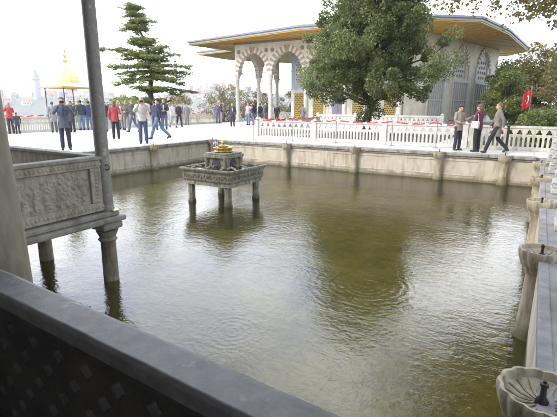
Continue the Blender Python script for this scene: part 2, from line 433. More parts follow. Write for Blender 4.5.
pool_wall('pool_wall', 12.78, 'stained beige stone pool wall on the far side, below the white balustrade', (PX0, PY1 - .03, 0), 0)
pool_wall('pool_wall', 14.2, 'stained beige stone pool wall on the left, below the crowd of visitors', (PX0 + .03, PY0, 0), PI / 2)
t = thing('pool_wall', 'shaded pool wall under the kerb on the right side of the pool', 'wall', (PX1, 0, 0))
obj('wall_face', MB().box(-.03, 0, -.5, PY1 - .05, -1.5, -.07), 'pool_wall', t)
obj('edge_stones', MB().box(-.035, .05, -.5, PY1 - .15, -.069, .012), 'kerb', t, bevel=.01)

def pilaster(name, label, loc, rz, r=.2):
    t = thing(name, label, 'fountain post', loc, rz, 'small fountain posts along the pool walls')
    obj('shaft', MB().lathe([(.17, -1.5), (.17, -.86), (.13, -.80), (.125, -.25), (.15, -.20)], 16), 'post', t, smooth=True)
    obj('bowl', MB().lathe([(.15, -.20), (.19, -.14), (r, -.05), (r + .01, .03), (r - .03, .035), (r - .05, -.01), (.03, -.03)], 20, flute=.05, fn=10), 'post', t, smooth=True)
    obj('nozzle', MB().lathe([(.03, -.03), (.02, .03), (.012, .08), (.018, .10), (.012, .12)], 8), 'iron', t)
    return t
p0 = pilaster('fountain_post', 'small stone fountain post at the left corner of the far pool wall', (-12.5, PY1 - .12, 0), 0)
for x, l in ((-8.66, 'small fountain post on the far pool wall, just right of the square island fountain'),
             (-5.75, 'small stone fountain post on the far pool wall, under the middle of the white balustrade'),
             (-2.75, 'small stone fountain post on the far pool wall, left of the three talking women'),
             (-.78, 'small fountain post on the far pool wall, under the woman in the long coat')):
    dup(p0, (x, PY1 - .12, 0), 0, l)
dup(p0, (PX0 + .12, 11.75, 0), 0, 'small stone fountain post on the left pool wall, below the man in a white sweater')

def big_basin(loc, label):
    t = thing('fountain_basin', label, 'fountain basin', loc, 0, 'fluted stone basins along the right side of the pool')
    obj('shaft', MB().lathe([(.17, -1.5), (.17, -.93), (.145, -.88), (.125, -.40), (.12, -.26), (.135, -.22)], 24), 'post', t, smooth=True)
    obj('bowl', MB().lathe([(.12, -.24), (.145, -.19), (.15, -.16), (.175, -.13), (.203, -.05), (.212, .02), (.206, .038), (.19, .036), (.178, -.01), (.11, -.04), (.02, -.05)], 96, flute=.07, fn=14), 'post', t, smooth=True)
    mb = MB()                                              # petals carved in the bowl floor
    for i in range(16):
        a = 2 * PI * i / 16; d = Vector((math.cos(a), math.sin(a), 0))
        mb.tube([d * .04 + Vector((0, 0, -.040)), d * .10 + Vector((0, 0, -.038)), d * .168 + Vector((0, 0, -.012))], [.004, .009, .007], 6)
    obj('petals', mb, 'post', t, smooth=True)
    obj('nozzle', MB().lathe([(.035, -.05), (.03, -.02), (.016, .0), (.013, .055), (.020, .06), (.020, .075), (.009, .08), (.009, .09)], 10), 'iron', t, smooth=True)
    return t
b0 = big_basin((.19, 2.36, .045), 'nearest fluted stone basin with a dark nozzle, in the bottom right corner')
for y, l in ((4.98, 'fluted stone basin on a tall post at the right kerb, second nearest'),
             (7.72, 'fluted stone basin on the right kerb, third nearest, beside bright ripples'),
             (10.45, 'fluted stone basin on the right kerb, fourth nearest'),
             (13.3, 'farthest fluted stone basin on the right kerb, by the pool corner')):
    dup(b0, (.19, y, .045), random.uniform(0, .3), l)

# carved white marble posts with gold tips along the right kerb
def cascade(loc, label):
    t = thing('carved_post', label, 'post', loc, 0, 'carved marble posts with gilded tips on the right kerb')
    mb = MB(); z = 0; w = .25
    for i, (w, h) in enumerate([(.235, .10), (.21, .08), (.225, .05), (.17, .12), (.195, .05), (.15, .12), (.17, .05), (.115, .10), (.13, .04)]):
        mb.box(-w, w, -w, w, z + .002, z + h); z += h
    obj('carved_shaft', mb, 'carved', t, bevel=.02)
    mb = MB()
    for k in range(4):
        for s in (-1, 1):
            a = k * PI / 2; c, s_ = math.cos(a), math.sin(a)
            for (off, zz, rr) in ((.19, .16, .045), (.16, .34, .04), (.13, .50, .035)):
                mb.ell((c * off - s_ * s * off * .5, s_ * off + c * s * off * .5, zz), (rr, rr, rr * 1.2), 8, 6)
    obj('carved_leaves', mb, 'carved', t, smooth=True)
    obj('gilded_tip', MB().lathe([(.05, .711), (.09, .73), (.10, .76), (.075, .80), (.03, .83), (.012, .87)], 16), 'gold', t, smooth=True)
    return t
c0 = cascade((.56, 3.75, 0), 'nearest carved white marble post at the right edge, beside the kerb')
for y, l in ((6.35, 'carved white marble post with gilded tip on the kerb, second nearest'),
             (9.1, 'carved white marble post with gilded tip on the kerb, third nearest'),
             (11.9, 'carved white marble post with gilded tip on the kerb, fourth nearest'),
             (14.5, 'farthest carved white marble post with gilded tip, near the pool corner')):
    dup(c0, (.56, y, 0), 0, l)

# ------------------------------------------------------------------ island fountain
t = thing('island_fountain', 'square grey stone fountain on four legs standing in the pool with a gilded top', 'fountain', (-6.83, 8.72, 0))
for x, y in ((-.58, -.6), (.58, -.6), (-.58, .6), (.58, .6)):
    obj('leg', MB().lathe([(.105, -1.5), (.105, -.86), (.088, -.82), (.088, -.42)], 8), 'island', t, loc=(x, y, 0), bevel=.006)
mb = MB()                                                  # flared apron round an open basin
prof = [(.72, -.42), (.70, -.34), (.74, -.28), (.74, -.12), (.80, -.04), (.80, 0.0), (.745, 0.0), (.74, -.10), (.1, -.12)]
vs = []; fs = []
for r, z in prof: vs += [(-r, -r, z), (r, -r, z), (r, r, z), (-r, r, z)]
for k in range(len(prof) - 1):
    for i in range(4): fs.append((k * 4 + i, k * 4 + (i + 1) % 4, (k + 1) * 4 + (i + 1) % 4, (k + 1) * 4 + i))
fs += [(0, 1, 2, 3), tuple(len(vs) - 4 + i for i in range(4))]
mb.add(vs, fs); obj('basin', mb, 'island', t, bevel=.012)
mb = MB()
for k in range(4):                                         # carved scrolls on the apron
    Mx = Matrix.Rotation(k * PI / 2, 4, 'Z')
    for i in range(9):
        x = -.62 + i * .155
        pts = [Mx @ Vector((x + .055 * math.cos(a) * (1 - a / 12), -.742 - .006, -.20 + .065 * math.sin(a) * (1 - a / 12))) for a in np.linspace(0, 8, 12)]
        mb.tube(pts, .012, 5)
    for i in range(10):
        x = -.69 + i * .153
        mb.ell(Mx @ Vector((x, -.742, -.20)), (.018, .018, .05), 6, 5)
obj('carving', mb, 'island', t, smooth=True)
mb = MB().box(-.30, .30, -.30, .30, -.12, .22)
for sx in (-1, 1):
    for sy in (-1, 1): mb.lathe([(.06, -.12), (.05, -.05), (.06, .1), (.07, .22)], 10, (sx * .30, sy * .30, 0))
obj('upper_body', mb, 'island', t, bevel=.01)
for k in range(4):
    Mx = Matrix.Rotation(k * PI / 2, 4, 'Z'); me = plate_mesh('niche_shade', arch_pts(-.13, .13, -.10, .05), [], .012)
    o = link('niche_shade', me, 'dark', t); o.matrix_local = Mx @ Matrix.Translation((0, -.308, 0))  # flat dark plate painted as the shade inside an arched recess
    obj('spout', MB().tube([Mx @ Vector(q) for q in ((0, -.30, .02), (0, -.40, .03), (0, -.46, -.02), (0, -.47, -.07))], [.03, .028, .022, .018], 8), 'island', t, smooth=True)
    for x in (-.45, 0, .45):
        mb = MB(); mb.tube([Mx @ Vector(q) for q in ((x, -.72, -.01), (x * .9, -.55, .035), (x * .85, -.42, -.02))], [.03, .028, .03], 7)
        obj('channel', mb, 'island', t, smooth=True)
mb = MB(); mb.box(-.37, .37, -.37, .37, .222, .30).box(-.34, .34, -.34, .34, .302, .345)
obj('upper_slab', mb, 'island', t, bevel=.012)
obj('gilded_basin', MB().lathe([(.21, .347), (.235, .37), (.20, .40), (.225, .44), (.25, .46), (.24, .475), (.17, .47), (.12, .46)], 48, flute=.08, fn=12), 'gold_old', t, smooth=True)
obj('gilded_finial', MB().lathe([(.09, .46), (.13, .48), (.14, .51), (.06, .53), (.035, .56), (.06, .59), (.05, .62), (.015, .65)], 16), 'gold_old', t, smooth=True)
tw_ = obj('basin_water', MB().box(-.735, .735, -.735, .735, -.06, -.055), 'water', t)

# pigeon perched on the fountain
mb = MB().ell((0, 0, .09), (.06, .125, .06), rot=Matrix.Rotation(R(18), 3, 'X')).ell((0, .12, .17), (.028, .032, .03)).tube([(0, .08, .11), (0, .11, .15), (0, .12, .17)], [.045, .032, .025], 10)
mb.tube([(0, -.09, .07), (0, -.17, .05), (0, -.24, .04)], [.04, .03, .02], 8, flat=.4).tube([(0, .145, .168), (0, .175, .16)], [.008, .003], 6)
pg = plain('pigeon_grey', (.20, .23, .30), .6)
t = thing('pigeon', 'grey blue pigeon perched on the gilded top of the island fountain', 'bird', (-7.0, 8.62, .475), R(40)); t.scale = (.8, .8, .8)
link('body', remesh(mb, .006, 'pigeon'), pg, t, fix=False)
for s in (-1, 1):
    obj('wing', MB().ell((s * .055, -.03, .10), (.018, .13, .045), rot=Matrix.Rotation(R(14), 3, 'X')), plain('pigeon_wing', (.30, .33, .40), .6), t, smooth=True)
    obj('leg', MB().tube([(s * .02, 0, .05), (s * .02, .005, .004)], .006, 6).tube([(s * .02, -.01, .005), (s * .02, .035, .005)], .005, 5), 'red_stone', t)

# ------------------------------------------------------------------ balcony at left
t = thing('balcony', 'carved grey marble balcony parapet projecting over the pool on stone columns', 'balcony')
BX, BY = -4.92, 3.68
def relief_panel(length, height, zoff):
    nx, nz = int(length / .008), int(height / .008); nx = min(nx, 420)
    xs = np.linspace(0, length, nx); zs = np.linspace(0, height, nz); X, Z = np.meshgrid(xs, zs, indexing='ij')
    H = np.zeros_like(X)
    # scrolling stems with leaves: interleaved spirals on a staggered lattice
    k = 0
    for i in range(-1, int(length / .115) + 2):
        for j in range(-1, int(height / .10) + 2):
            cx = i * .115 + (.057 if j % 2 else 0) + .012 * math.sin(i * 3.1 + j * 1.7); cz = j * .10 + .05 + .01 * math.sin(i * 2.3); sg = 1 if (i + j) % 2 else -1
            dx = X - cx; dz = Z - cz; r = np.hypot(dx, dz); a = np.arctan2(dz, dx) * sg
            sp = np.cos(a - r * 85 + i); e = np.exp(-(r / .058) ** 4)
            H = np.maximum(H, e * np.clip(sp * 1.6, 0, 1))
            H = np.maximum(H, np.exp(-(r / .018) ** 2))
    H += .18 * (np.sin(X * 71) * np.sin(Z * 83))
    fx = np.minimum(X, length - X); fz = np.minimum(Z, height - Z); m = np.clip(np.minimum(fx, fz) / .02, 0, 1)
    H = H * m * .014
    vs = np.stack([X, -H, Z], -1).reshape(-1, 3); me = bpy.data.meshes.new('relief')
    f = [(i * nz + j, (i + 1) * nz + j, (i + 1) * nz + j + 1, i * nz + j + 1) for i in range(nx - 1) for j in range(nz - 1)]
    me.from_pydata(vs.tolist(), [], f); me.update(); return me
def parapet(parent, length, loc, rz, relief=True):
    """local x along the parapet, face towards -y, from z .12 to .84"""
    def put(o): o.location = loc; o.rotation_euler.z = rz; return o
    put(obj('panel_core', MB().box(0, length, .02, .09, .12, .80), 'balcony', parent))
    mb = MB().box(0, length, -.02, .019, .122, .24).box(0, length, -.02, .019, .70, .80).box(0, .12, -.02, .019, .241, .699).box(length - .16, length, -.02, .019, .241, .699)
    put(obj('panel_border', mb, 'balcony', parent, bevel=.008))
    mb = MB(); n = int(length / .05)
    for i in range(n):
        for zz in (.18, .75): mb.ell((.04 + i * length / n, -.022, zz), (.020, .008, .026), 6, 4, rot=Matrix.Rotation(R(30 if i % 2 else -30), 3, 'Y'))
    for i in range(9): mb.ell((length - .08, -.022, .265 + i * .05), (.026, .008, .020), 6, 4)
    put(obj('border_carving', mb, 'balcony', parent, smooth=True))
    if relief:
        me = relief_panel(length - .30, .44, 0); me.transform(Matrix.Translation((.13, .017, .25)))
        o = link('relief_carving', me, 'balcony', parent, smooth=True); put(o)
    put(obj('coping', MB().box(-.02, length + .02, -.045, .125, .802, .85), 'balcony_slab', parent, bevel=.012))
parapet(t, 2.58, (BX + .02, BY - .06 - 2.58, 0), PI / 2)
parapet(t, 3.6, (BX - .10, BY + .05, 0), PI - R(2), True)
mb = MB().box(-9.3, BX + .10, .75, BY + .14, .03, .10).box(-9.3, BX + .16, .75, BY + .2, -.045, .029)
obj('slab', mb, 'balcony_slab', t, bevel=.02)
obj('bracket', MB().box(BX - .16, BX + .13, BY - .16, BY + .16, -.15, -.046), 'balcony_slab', t, bevel=.03)
def wcol(x, y):
    return obj('support_column', MB().lathe([(.13, -1.5), (.13, -1.0), (.105, -.95), (.098, -.34), (.13, -.30), (.105, -.27), (.15, -.171)], 20), 'water_col', t, loc=(x, y, 0), smooth=True)
wcol(BX - .02, BY); wcol(-6.5, BY); wcol(-8.1, BY)
o = obj('brass_clamp', MB().box(-.07, .07, -.05, .05, .101, .118), 'gold', t, loc=(BX + .07, BY + .06, 0), bevel=.004)

t = thing('porch_column', 'slim dark speckled column rising from the corner of the carved balcony', 'column', (BX - .01, BY + .02, 0))
obj('shaft', MB().lathe([(.098, .101), (.10, .13), (.092, .16), (.088, .20), (.086, 1.5), (.080, 3.7), (.12, 3.75), (.16, 3.98)], 28), 'column_dark', t, smooth=True)
mb = MB(); mb.tube([(.035 * math.cos(a), 0, .035 * math.sin(a)) for a in np.linspace(0, 2 * PI, 16)], .007, 6)
obj('iron_ring', mb, 'iron', t, loc=(.10, -.02, .70), rz=R(20))
t = thing('porch_column', 'thick beige marble column at the left edge behind the stone rail', 'column', (-2.235, 1.02, 0))
obj('shaft', MB().lathe([(.17, -.02), (.17, .1), (.145, .14), (.145, .2), (.135, .8), (.118, 1.3), (.095, 2.4), (.09, 3.7), (.13, 3.8), (.18, 3.98)], 36), 'column_near', t, smooth=True)

# porch roof that shades the viewer's side
mb = MB().prism([(-9.6, -7), (3.2, -7), (3.2, 1.35), (-4.55, 1.35), (-4.55, 4.1), (-9.6, 4.1)], 4.0, 4.35)
kind(obj('porch_roof', mb, 'porch'))
kind(obj('porch_back_wall', MB().box(-9.6, 3.2, -7.3, -7.001, 0, 4.0), 'porch'))
kind(obj('porch_side_wall', MB().box(-9.9, -9.61, -7, .7, 0, 4.0), 'porch'))

# foreground rail with pierced panel
t = thing('stone_rail', 'worn grey marble rail over a pierced dark panel in the near left corner', 'railing', (-2.05, .845, 0), R(-3.0))
L = 3.4
mb = MB(); nseg = 60
prof = [(-.070, .762), (-.070, .785), (-.060, .80), (.045, .80), (.062, .795), (.072, .775), (.072, .74), (-.070, .74)]
vs = []; fs = []
for i in range(nseg + 1):
    x = L * i / nseg
    for (y, z) in prof:
        w = .0006 * math.sin(x * 17) + random.uniform(-.0009, .0009)
        vs.append((x, y + w * (1 if y < 0 else -1), z + random.uniform(-.001, .001)))
k = len(prof)
for i in range(nseg):
    for j in range(k): fs.append((i * k + j, (i + 1) * k + j, (i + 1) * k + (j + 1) % k, i * k + (j + 1) % k))
fs += [tuple(range(k)), tuple(nseg * k + j for j in range(k))[::-1]]
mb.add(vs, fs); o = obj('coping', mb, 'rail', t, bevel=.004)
obj('moulding', MB().box(0, L, -.055, .05, .70, .739), 'rail_shaded', t, bevel=.01)
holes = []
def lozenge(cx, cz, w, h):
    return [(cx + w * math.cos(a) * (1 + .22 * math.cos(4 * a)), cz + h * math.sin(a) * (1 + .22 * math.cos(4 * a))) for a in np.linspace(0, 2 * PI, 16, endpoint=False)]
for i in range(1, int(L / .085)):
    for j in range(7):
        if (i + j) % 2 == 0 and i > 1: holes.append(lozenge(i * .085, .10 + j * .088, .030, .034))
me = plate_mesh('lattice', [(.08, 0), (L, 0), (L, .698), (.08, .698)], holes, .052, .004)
link('lattice_panel', me, 'rail_shaded', t, loc=(0, -.01, 0))
obj('end_post', MB().box(-.05, .079, -.07, .06, 0, .699).box(.085, .12, -.06, -.049, 0, .69), 'rail_shaded', t, bevel=.01)

# ------------------------------------------------------------------ balustrades
def bal_panel(parent, x0, x1, mat, H=.85, nslot=None, name='pierced_panel', thick=.09, detail=True):
    W = x1 - x0; n = nslot or max(3, int(round((W - .16) / .285)))
    holes = []; s = (W - .16) / n; ms = 2
    for i in range(n):
        cx = .08 + (i + .5) * s; w = s * .33
        holes.append([(cx - w, .56), (cx - w * .95, .59), (cx - w * .55, .64), (cx - w * .45, .69), (cx, .725), (cx + w * .45, .69), (cx + w * .55, .64), (cx + w * .95, .59), (cx + w, .56)][::-1])
        for q in (-.25, .25):
            c = cx + q * s; h = s * .125; holes.append([(c - h, .13), (c + h, .13), (c + h, .42), (c + h * .6, .465), (c, .48), (c - h * .6, .465), (c - h, .42)])
    me = plate_mesh('pierced_panel', [(0, .02), (W, .02), (W, .77), (0, .77)], holes, thick * .75)
    link(name, me, mat, parent, loc=(x0, 0, 0))
    obj('top_rail', MB().box(x0 - .001, x1 + .001, -thick * .75, thick * .75, .771, H), mat, parent, bevel=.008)
    obj('bottom_rail', MB().box(x0 - .001, x1 + .001, -thick * .9, thick * .9, 0, .10), mat, parent, bevel=.008)
    obj('middle_rail', MB().box(x0, x1, -thick * .46, thick * .46, .505, .53), mat, parent)
def bal_post(parent, x, mat, H=.93):
    mb = MB().box(x - .10, x + .10, -.10, .10, 0, H - .06).box(x - .12, x + .12, -.12, .12, H - .06, H - .02)
    mb.lathe([(.09, H - .02), (.07, H), (.0501, H + .03), (.02, H + .05)], 10, (x, 0, 0))
    obj('post', mb, mat, parent, bevel=.008)
def balustrade(label, P, ang, posts, mat, H=.85):
    t = thing('balustrade', label, 'balustrade', P, ang)
    for a in posts: bal_post(t, a, mat, H + .07)
    for a, b in zip(posts[:-1], posts[1:]): bal_panel(t, a + .10, b - .10, mat, H)
    return t
balustrade('white marble balustrade behind the far pool edge, in front of the round tree', (-11.55, 17.4, 0), 0, [0, 3.05, 6.2, 9.25], 'marble_clean')
balustrade('weathered grey marble balustrade at right, behind the three talking women', (-2.05, 17.45, 0), 0, [0, 3.9], 'rail_right')
balustrade('weathered grey marble balustrade continuing out of frame behind the gilded posts', (2.15, 17.45, 0), 0, [0, 3.9, 7.8], 'rail_right')
balustrade('short side run of white balustrade leading back towards the kiosk', (-11.55, 17.62, 0), PI / 2, [0, 3.2, 6.4], 'marble_clean')
balustrade('pale stone balustrade on the left terrace edge by the gilded canopy', (-24.5, 9.0, 0), PI / 2, [0, 3.1, 6.2, 9.3], 'far_rail')
balustrade('pale balustrade on the terrace edge behind the crowd, hung with red tape', (-24.5, 18.6, 0), PI / 2, [0, 3.1, 6.2, 9.3, 12.4], 'far_rail')
balustrade('beige balustrade seen under the kiosk arches', (-24.3, 39.2, 0), R(20), [0, 3.1, 6.2], 'far_rail')
# low inner rail before the kiosk, behind the tree
t = thing('balustrade', 'low white rail along the foot of the kiosk behind the tree', 'balustrade', (-14.5, 30.2, 0), 0)
for a in range(0, 10, 3): bal_post(t, a, 'marble_clean', 1.0)
for a in range(0, 9, 3): bal_panel(t, a + .1, a + 2.9, 'marble_clean', .9)

# barrier posts and tape
def stanchion(x, y, label, mat='silver', r=.013, h=.95):
    t = thing('barrier_post', label, 'barrier post', (x, y, 0), 0, 'barrier posts holding the red tape')
    obj('pole', MB().lathe([(r, .02), (r, h), (r * 1.5, h + .01), (r * 1.5, h + .04), (r * .5, h + .06)], 12), mat, t, smooth=True)
    obj('foot', MB().lathe([(.10, 0), (.10, .012), (.03, .025)], 20), mat, t, smooth=True)
    return t
SX = [(-10.95, 16.2), (-9.2, 16.65), (-7.2, 16.75), (-4.85, 16.75), (-3.2, 16.8)]
ls = ['barrier post at the left end of the white balustrade', 'thin barrier post left of the first balustrade pillar', 'thin barrier post in front of the middle balustrade panel',
      'thin barrier post in front of the balustrade below the tree trunk', 'thin barrier post left of the woman in the beige jacket']
for (x, y), l in zip(SX, ls): stanchion(x, y, l)
stanchion(-.88, 17.0, 'thick black barrier post right of the woman in the long coat', 'iron', .04, .84)
def tape(pts, label, h=.07):
    vs = []; fs = []; cols = []; k = 0; total = 0
    for si, (p, q) in enumerate(zip(pts[:-1], pts[1:])):
        p = Vector(p); q = Vector(q); n = max(4, int((q - p).length / .14))
        nrm = (q - p).cross(Vector((0, 0, 1))).normalized()
        for i in range(n + 1):
            u = i / n
            if i == 0 and si: continue
            c = p.lerp(q, u) - Vector((0, 0, .07 * 4 * u * (1 - u) + .010 * math.sin(u * 37 + si)))
            tw = nrm * .012 * math.sin(u * 23 + si); hh = Vector((0, 0, h * (.75 + .25 * math.cos(u * 31 + si))))
            vs += [c - nrm * .002, c + hh + tw - nrm * .002, c + hh + tw + nrm * .002, c + nrm * .002]
            k = len(vs) // 4 - 1
            if k:
                for j in range(4): fs.append(((k - 1) * 4 + j, k * 4 + j, k * 4 + (j + 1) % 4, (k - 1) * 4 + (j + 1) % 4)); cols.append(1 if k % 4 == 3 else 0)
    me = MB().add(vs, fs).mesh('barrier_tape'); me.materials.append(M['tape_red']); me.materials.append(M['tape_white']); me.polygons.foreach_set('material_index', cols)
    tag(link('barrier_tape', me, None), label, 'tape')
tape([(x, y - .03, .90) for x, y in SX] + [(-2.55, 16.9, .86)], 'red and white barrier tape strung in front of the white balustrade')
tape([(-24.3, 9.2, .93), (-24.3, 12.1, .92), (-24.3, 15.2, .93), (-24.3, 18.3, .92)], 'faded red tape along the left terrace balustrade')
tape([(-24.3, 18.7, .88), (-24.3, 21.7, .90), (-24.3, 24.8, .88), (-24.3, 27.9, .90), (-24.3, 31, .88)], 'red tape along the rail behind the crowd')
tape([(-11.3, 17.7, .88), (-11.3, 20.8, .87), (-11.3, 24, .88)], 'red and white tape along the side run of white balustrade')

# ------------------------------------------------------------------ kiosk
t = thing('kiosk', 'domed marble kiosk with striped pointed arches and wide gilded eaves behind the tree', 'pavilion')
ZT = 7.15
KX = [-25.2, -21.5, -17.85, -14.2, -9.6]; KY = 34.4
def voussoirs(parent, x0, x1, zs, M_, band=.42, proud=.05, thick=.3, n=27, point=1.18, lim=.278):
    """alternating red and buff wedge stones round a pointed arch"""
    w = x1 - x0; rad = w * point / 2 + w * .02; c = x1 - rad; mid = (x0 + x1) / 2
    am = math.acos((mid - c) / rad); st = MB(); cols = []; h = n // 2 + 1
    def ring(a, r, sgn):
        x = c + r * math.cos(a)
        x = min(max(x, mid), x1 + lim)
        return (x if sgn > 0 else x0 + x1 - x, zs + r * math.sin(a))
    for sgn in (1, -1):
        for i in range(h):
            a0, a1 = am * i / h, am * (i + 1) / h
            q = [ring(a0, rad, sgn), ring(a0, rad + band, sgn), ring(a1, rad + band * (1.0), sgn), ring(a1, rad, sgn)]
            vs = [M_ @ Vector((x, y, z)) for y in (-proud, thick) for x, z in q]
            cols += [i % 2] * 6
            st.add(vs, [(0, 1, 2, 3), (7, 6, 5, 4), (0, 4, 5, 1), (1, 5, 6, 2), (2, 6, 7, 3), (3, 7, 4, 0)])
    me = st.mesh('arch_stones'); me.materials.append(M['buff_stone']); me.materials.append(M['red_stone'])
    me.polygons.foreach_set('material_index', cols)
    bm = bmesh.new(); bm.from_mesh(me); bmesh.ops.remove_doubles(bm, verts=bm.verts, dist=.0008); bm.to_mesh(me); bm.free()
    link('arch_stones', me, None, parent)
def wall_plate(parent, length, holes, M_, mat='kiosk_wall', z0=0, z1=ZT, thick=.3, name='wall'):
    me = plate_mesh(name, [(0, z0), (length, z0), (length, z1), (0, z1)], holes, thick); me.transform(Matrix.Translation((0, thick / 2, 0))); me.transform(M_)
    return link(name, me, mat, parent)
def frame_mat(p, q):   # local x from p to q, -y outwards (right-handed when the outside is to the right of p->q)
    d = (Vector(q) - Vector(p)).normalized(); y = Vector((-d.y, d.x))
    return Matrix(((d.x, y.x, 0, p[0]), (d.y, y.y, 0, p[1]), (0, 0, 1, 0), (0, 0, 0, 1))), (Vector(q) - Vector(p)).length
def arcade(p, q, xs, spring=4.35):
    Mx, Ln = frame_mat(p, q); outer = []
    outline = [(0, ZT), (0, spring)]
    for a, b in zip(xs[:-1], xs[1:]):
        ap = arch_pts(a + .28, b - .28, 0, spring, 12)
        arc = ap[2:][::-1]
        outline += [(a + .28, spring)] + arc[1:-1] + [(b - .28, spring)]
    outline += [(Ln, spring), (Ln, ZT)]
    clean = [outline[0]]
    for pnt in outline[1:]:
        if abs(pnt[0] - clean[-1][0]) + abs(pnt[1] - clean[-1][1]) > 1e-4: clean.append(pnt)
    me = plate_mesh('arcade_wall', clean, [], .42); me.transform(Matrix.Translation((0, .21, 0))); me.transform(Mx)
    link('arcade_wall', me, 'kiosk_wall', t)
    for a, b in zip(xs[:-1], xs[1:]):
        voussoirs(t, a + .28, b - .28, spring, Mx, thick=.40, band=.5)
    def disc(c):
        d = MB(); vs = [Mx @ Vector((c + .19 * math.cos(u), yy, 6.35 + .19 * math.sin(u))) for yy in (-.03, .01) for u in np.linspace(0, 2 * PI, 16, endpoint=False)]
        d.add(vs, [tuple(range(16)), tuple(range(31, 15, -1))] + [(i, (i + 1) % 16, 16 + (i + 1) % 16, 16 + i) for i in range(16)])
        obj('porphyry_disc', d, 'porphyry', t)
    for a in xs[1:-1]:
        disc(a - .32); disc(a + .32)
    disc(.45)
arcade((KX[0] - .1, KY), (KX[-1] + .28, KY), [0.1] + [x - KX[0] + .1 for x in KX[1:]])
arcade((KX[0] - .1, 41.9), (KX[0] - .1, KY + .43), [0.1, 3.7, 7.27])
def kcol(x, y, mat='marble_clean'):
    obj('column', MB().lathe([(.30, 0), (.30, .12), (.24, .18), (.20, .3), (.19, 2.4), (.175, 3.75), (.20, 3.8), (.20, 3.86), (.30, 4.3)], 18), mat, t, loc=(x, y, 0), smooth=True)
    obj('capital', MB().box(x - .29, x + .29, y - .25, y + .25, 4.22, 4.348).ell((x, y, 4.1), (.27, .27, .2), 10, 8), mat, t, bevel=.03)
for x in KX: kcol(x, KY + .21)
kcol(KX[0] + .12, 38.1, 'kiosk_wall'); kcol(KX[0] + .12, 41.7, 'kiosk_wall')
# tie rods between the arches
obj('tie_rod', MB().tube([(KX[0], KY + .2, 4.45), (KX[-1], KY + .2, 4.45)], .03, 6), 'silver', t); obj('tie_rod', MB().tube([(KX[0] + .1, KY + .3, 4.45), (KX[0] + .1, 41.7, 4.45)], .03, 6), 'silver', t)
# core walls: lower marble with doors, blue tile above
CY = 37.6; CX0, CX1 = -21.0, -8.3
doors = [(-20.05, 'g'), (-18.0, 'g'), (-16.1, 'p'), (-14.1, 'g'), (-11.2, 'g'), (-8.95, 'g')]
def gold_grille(parent, cx, M_, z0=.45, z1=2.7, w=1.05, y=-.03):
    holes = []
    n = 6; m_ = 12
    for i in range(n):
        for j in range(m_):
            x = -w / 2 + .05 + (i + .5 + (.25 if j % 2 else -.25)) * (w - .1) / n; z = z0 + .08 + (j + .5) * (z1 - z0 - .16) / m_
            holes.append([(x + .055 * math.cos(a), z + .062 * math.sin(a)) for a in np.linspace(0, 2 * PI, 6, endpoint=False)])
    me = plate_mesh('lattice', [(-w / 2, z0), (w / 2, z0), (w / 2, z1), (-w / 2, z1)], holes, .04); me.transform(Matrix.Translation((cx, y, 0))); me.transform(M_)
    f = obj('window_frame', MB().box(cx - w / 2 - .14, cx - w / 2, -.10, .02, z0 - .14, z1 + .14, M_).box(cx + w / 2, cx + w / 2 + .14, -.10, .02, z0 - .14, z1 + .14, M_)
            .box(cx - w / 2, cx + w / 2, -.10, .02, z1, z1 + .14, M_).box(cx - w / 2, cx + w / 2, -.10, .02, z0 - .14, z0, M_), 'marble_clean', parent)
    link('gilded_lattice', me, 'gold_lattice', f)
    obj('dark_backing', MB().box(cx - w / 2 + .002, cx + w / 2 - .002, -.008, -.0015, z0 + .002, z1 - .002, M_), 'dark', f)  # dark sheet added behind the lattice so its holes look shaded
Mc, Lc = frame_mat((CX0, CY), (CX1, CY))
hol = [arch_pts(x - CX0 - .55, x - CX0 + .55, 3.6, 5.2, 8)[::-1] for x in (-20.05, -16.1, -12.2)]
wall_plate(t, Lc, [], Mc, 'marble', 0, 3.05, .4, 'lower_wall')
wall_plate(t, Lc, hol, Mc, 'tile', 3.051, ZT, .4, 'tiled_wall')
obj('string_course', MB().box(0, Lc, -.06, -.001, 3.0, 3.14, Mc), 'marble_clean', t)
def arch_window(parent, cx, M_, w, z0, zs, y=.02, mat='marble_clean'):
    outer = arch_pts(cx - w / 2, cx + w / 2, z0, zs, 8); holes = []
    n = 4; step = w / (n + .5)
    top = zs + w * .45
    for j in range(int((top - z0) / (step * .9))):
        for i in range(n + 1):
            x = cx - w / 2 + step * (i + (.75 if j % 2 else .3)); z = z0 + step * .9 * (j + .6)
            lim = w / 2 - .06 if z < zs else w / 2 * math.sqrt(max(0, 1 - ((z - zs) / (w * .68)) ** 2)) - .08
            if abs(x - cx) + step * .3 < lim and z < top: holes.append([(x + step * .34 * math.cos(a), z + step * .34 * math.sin(a)) for a in np.linspace(0, 2 * PI, 6, endpoint=False)])
    me = plate_mesh('window', outer, holes, .06); me.transform(Matrix.Translation((0, y, 0))); me.transform(M_)
    f = link('window', me, mat, parent)
    me = plate_mesh('pane', arch_pts(cx - w / 2 + .01, cx + w / 2 - .01, z0 + .01, zs, 8), [], .02); me.transform(Matrix.Translation((0, y + .08, 0))); me.transform(M_)
    link('pane', me, 'glass', f)
for x in (-20.05, -16.1, -12.2): arch_window(t, x - CX0, Mc, 1.1, 3.6, 5.2)
for x, k in doors:
    if k == 'g': gold_grille(t, x - CX0, Mc)
    else:
        d = obj('door', MB().box(x - CX0 - .55, x - CX0 + .55, -.05, -.001, .02, 2.6, Mc).box(x - CX0 - .03, x - CX0 + .03, -.07, -.051, .02, 2.6, Mc), 'purple', t, bevel=.01)
        obj('handle', MB().box(x - CX0 + .06, x - CX0 + .10, -.10, -.071, 1.0, 1.3, Mc), 'gold_lattice', d)
mb = MB()
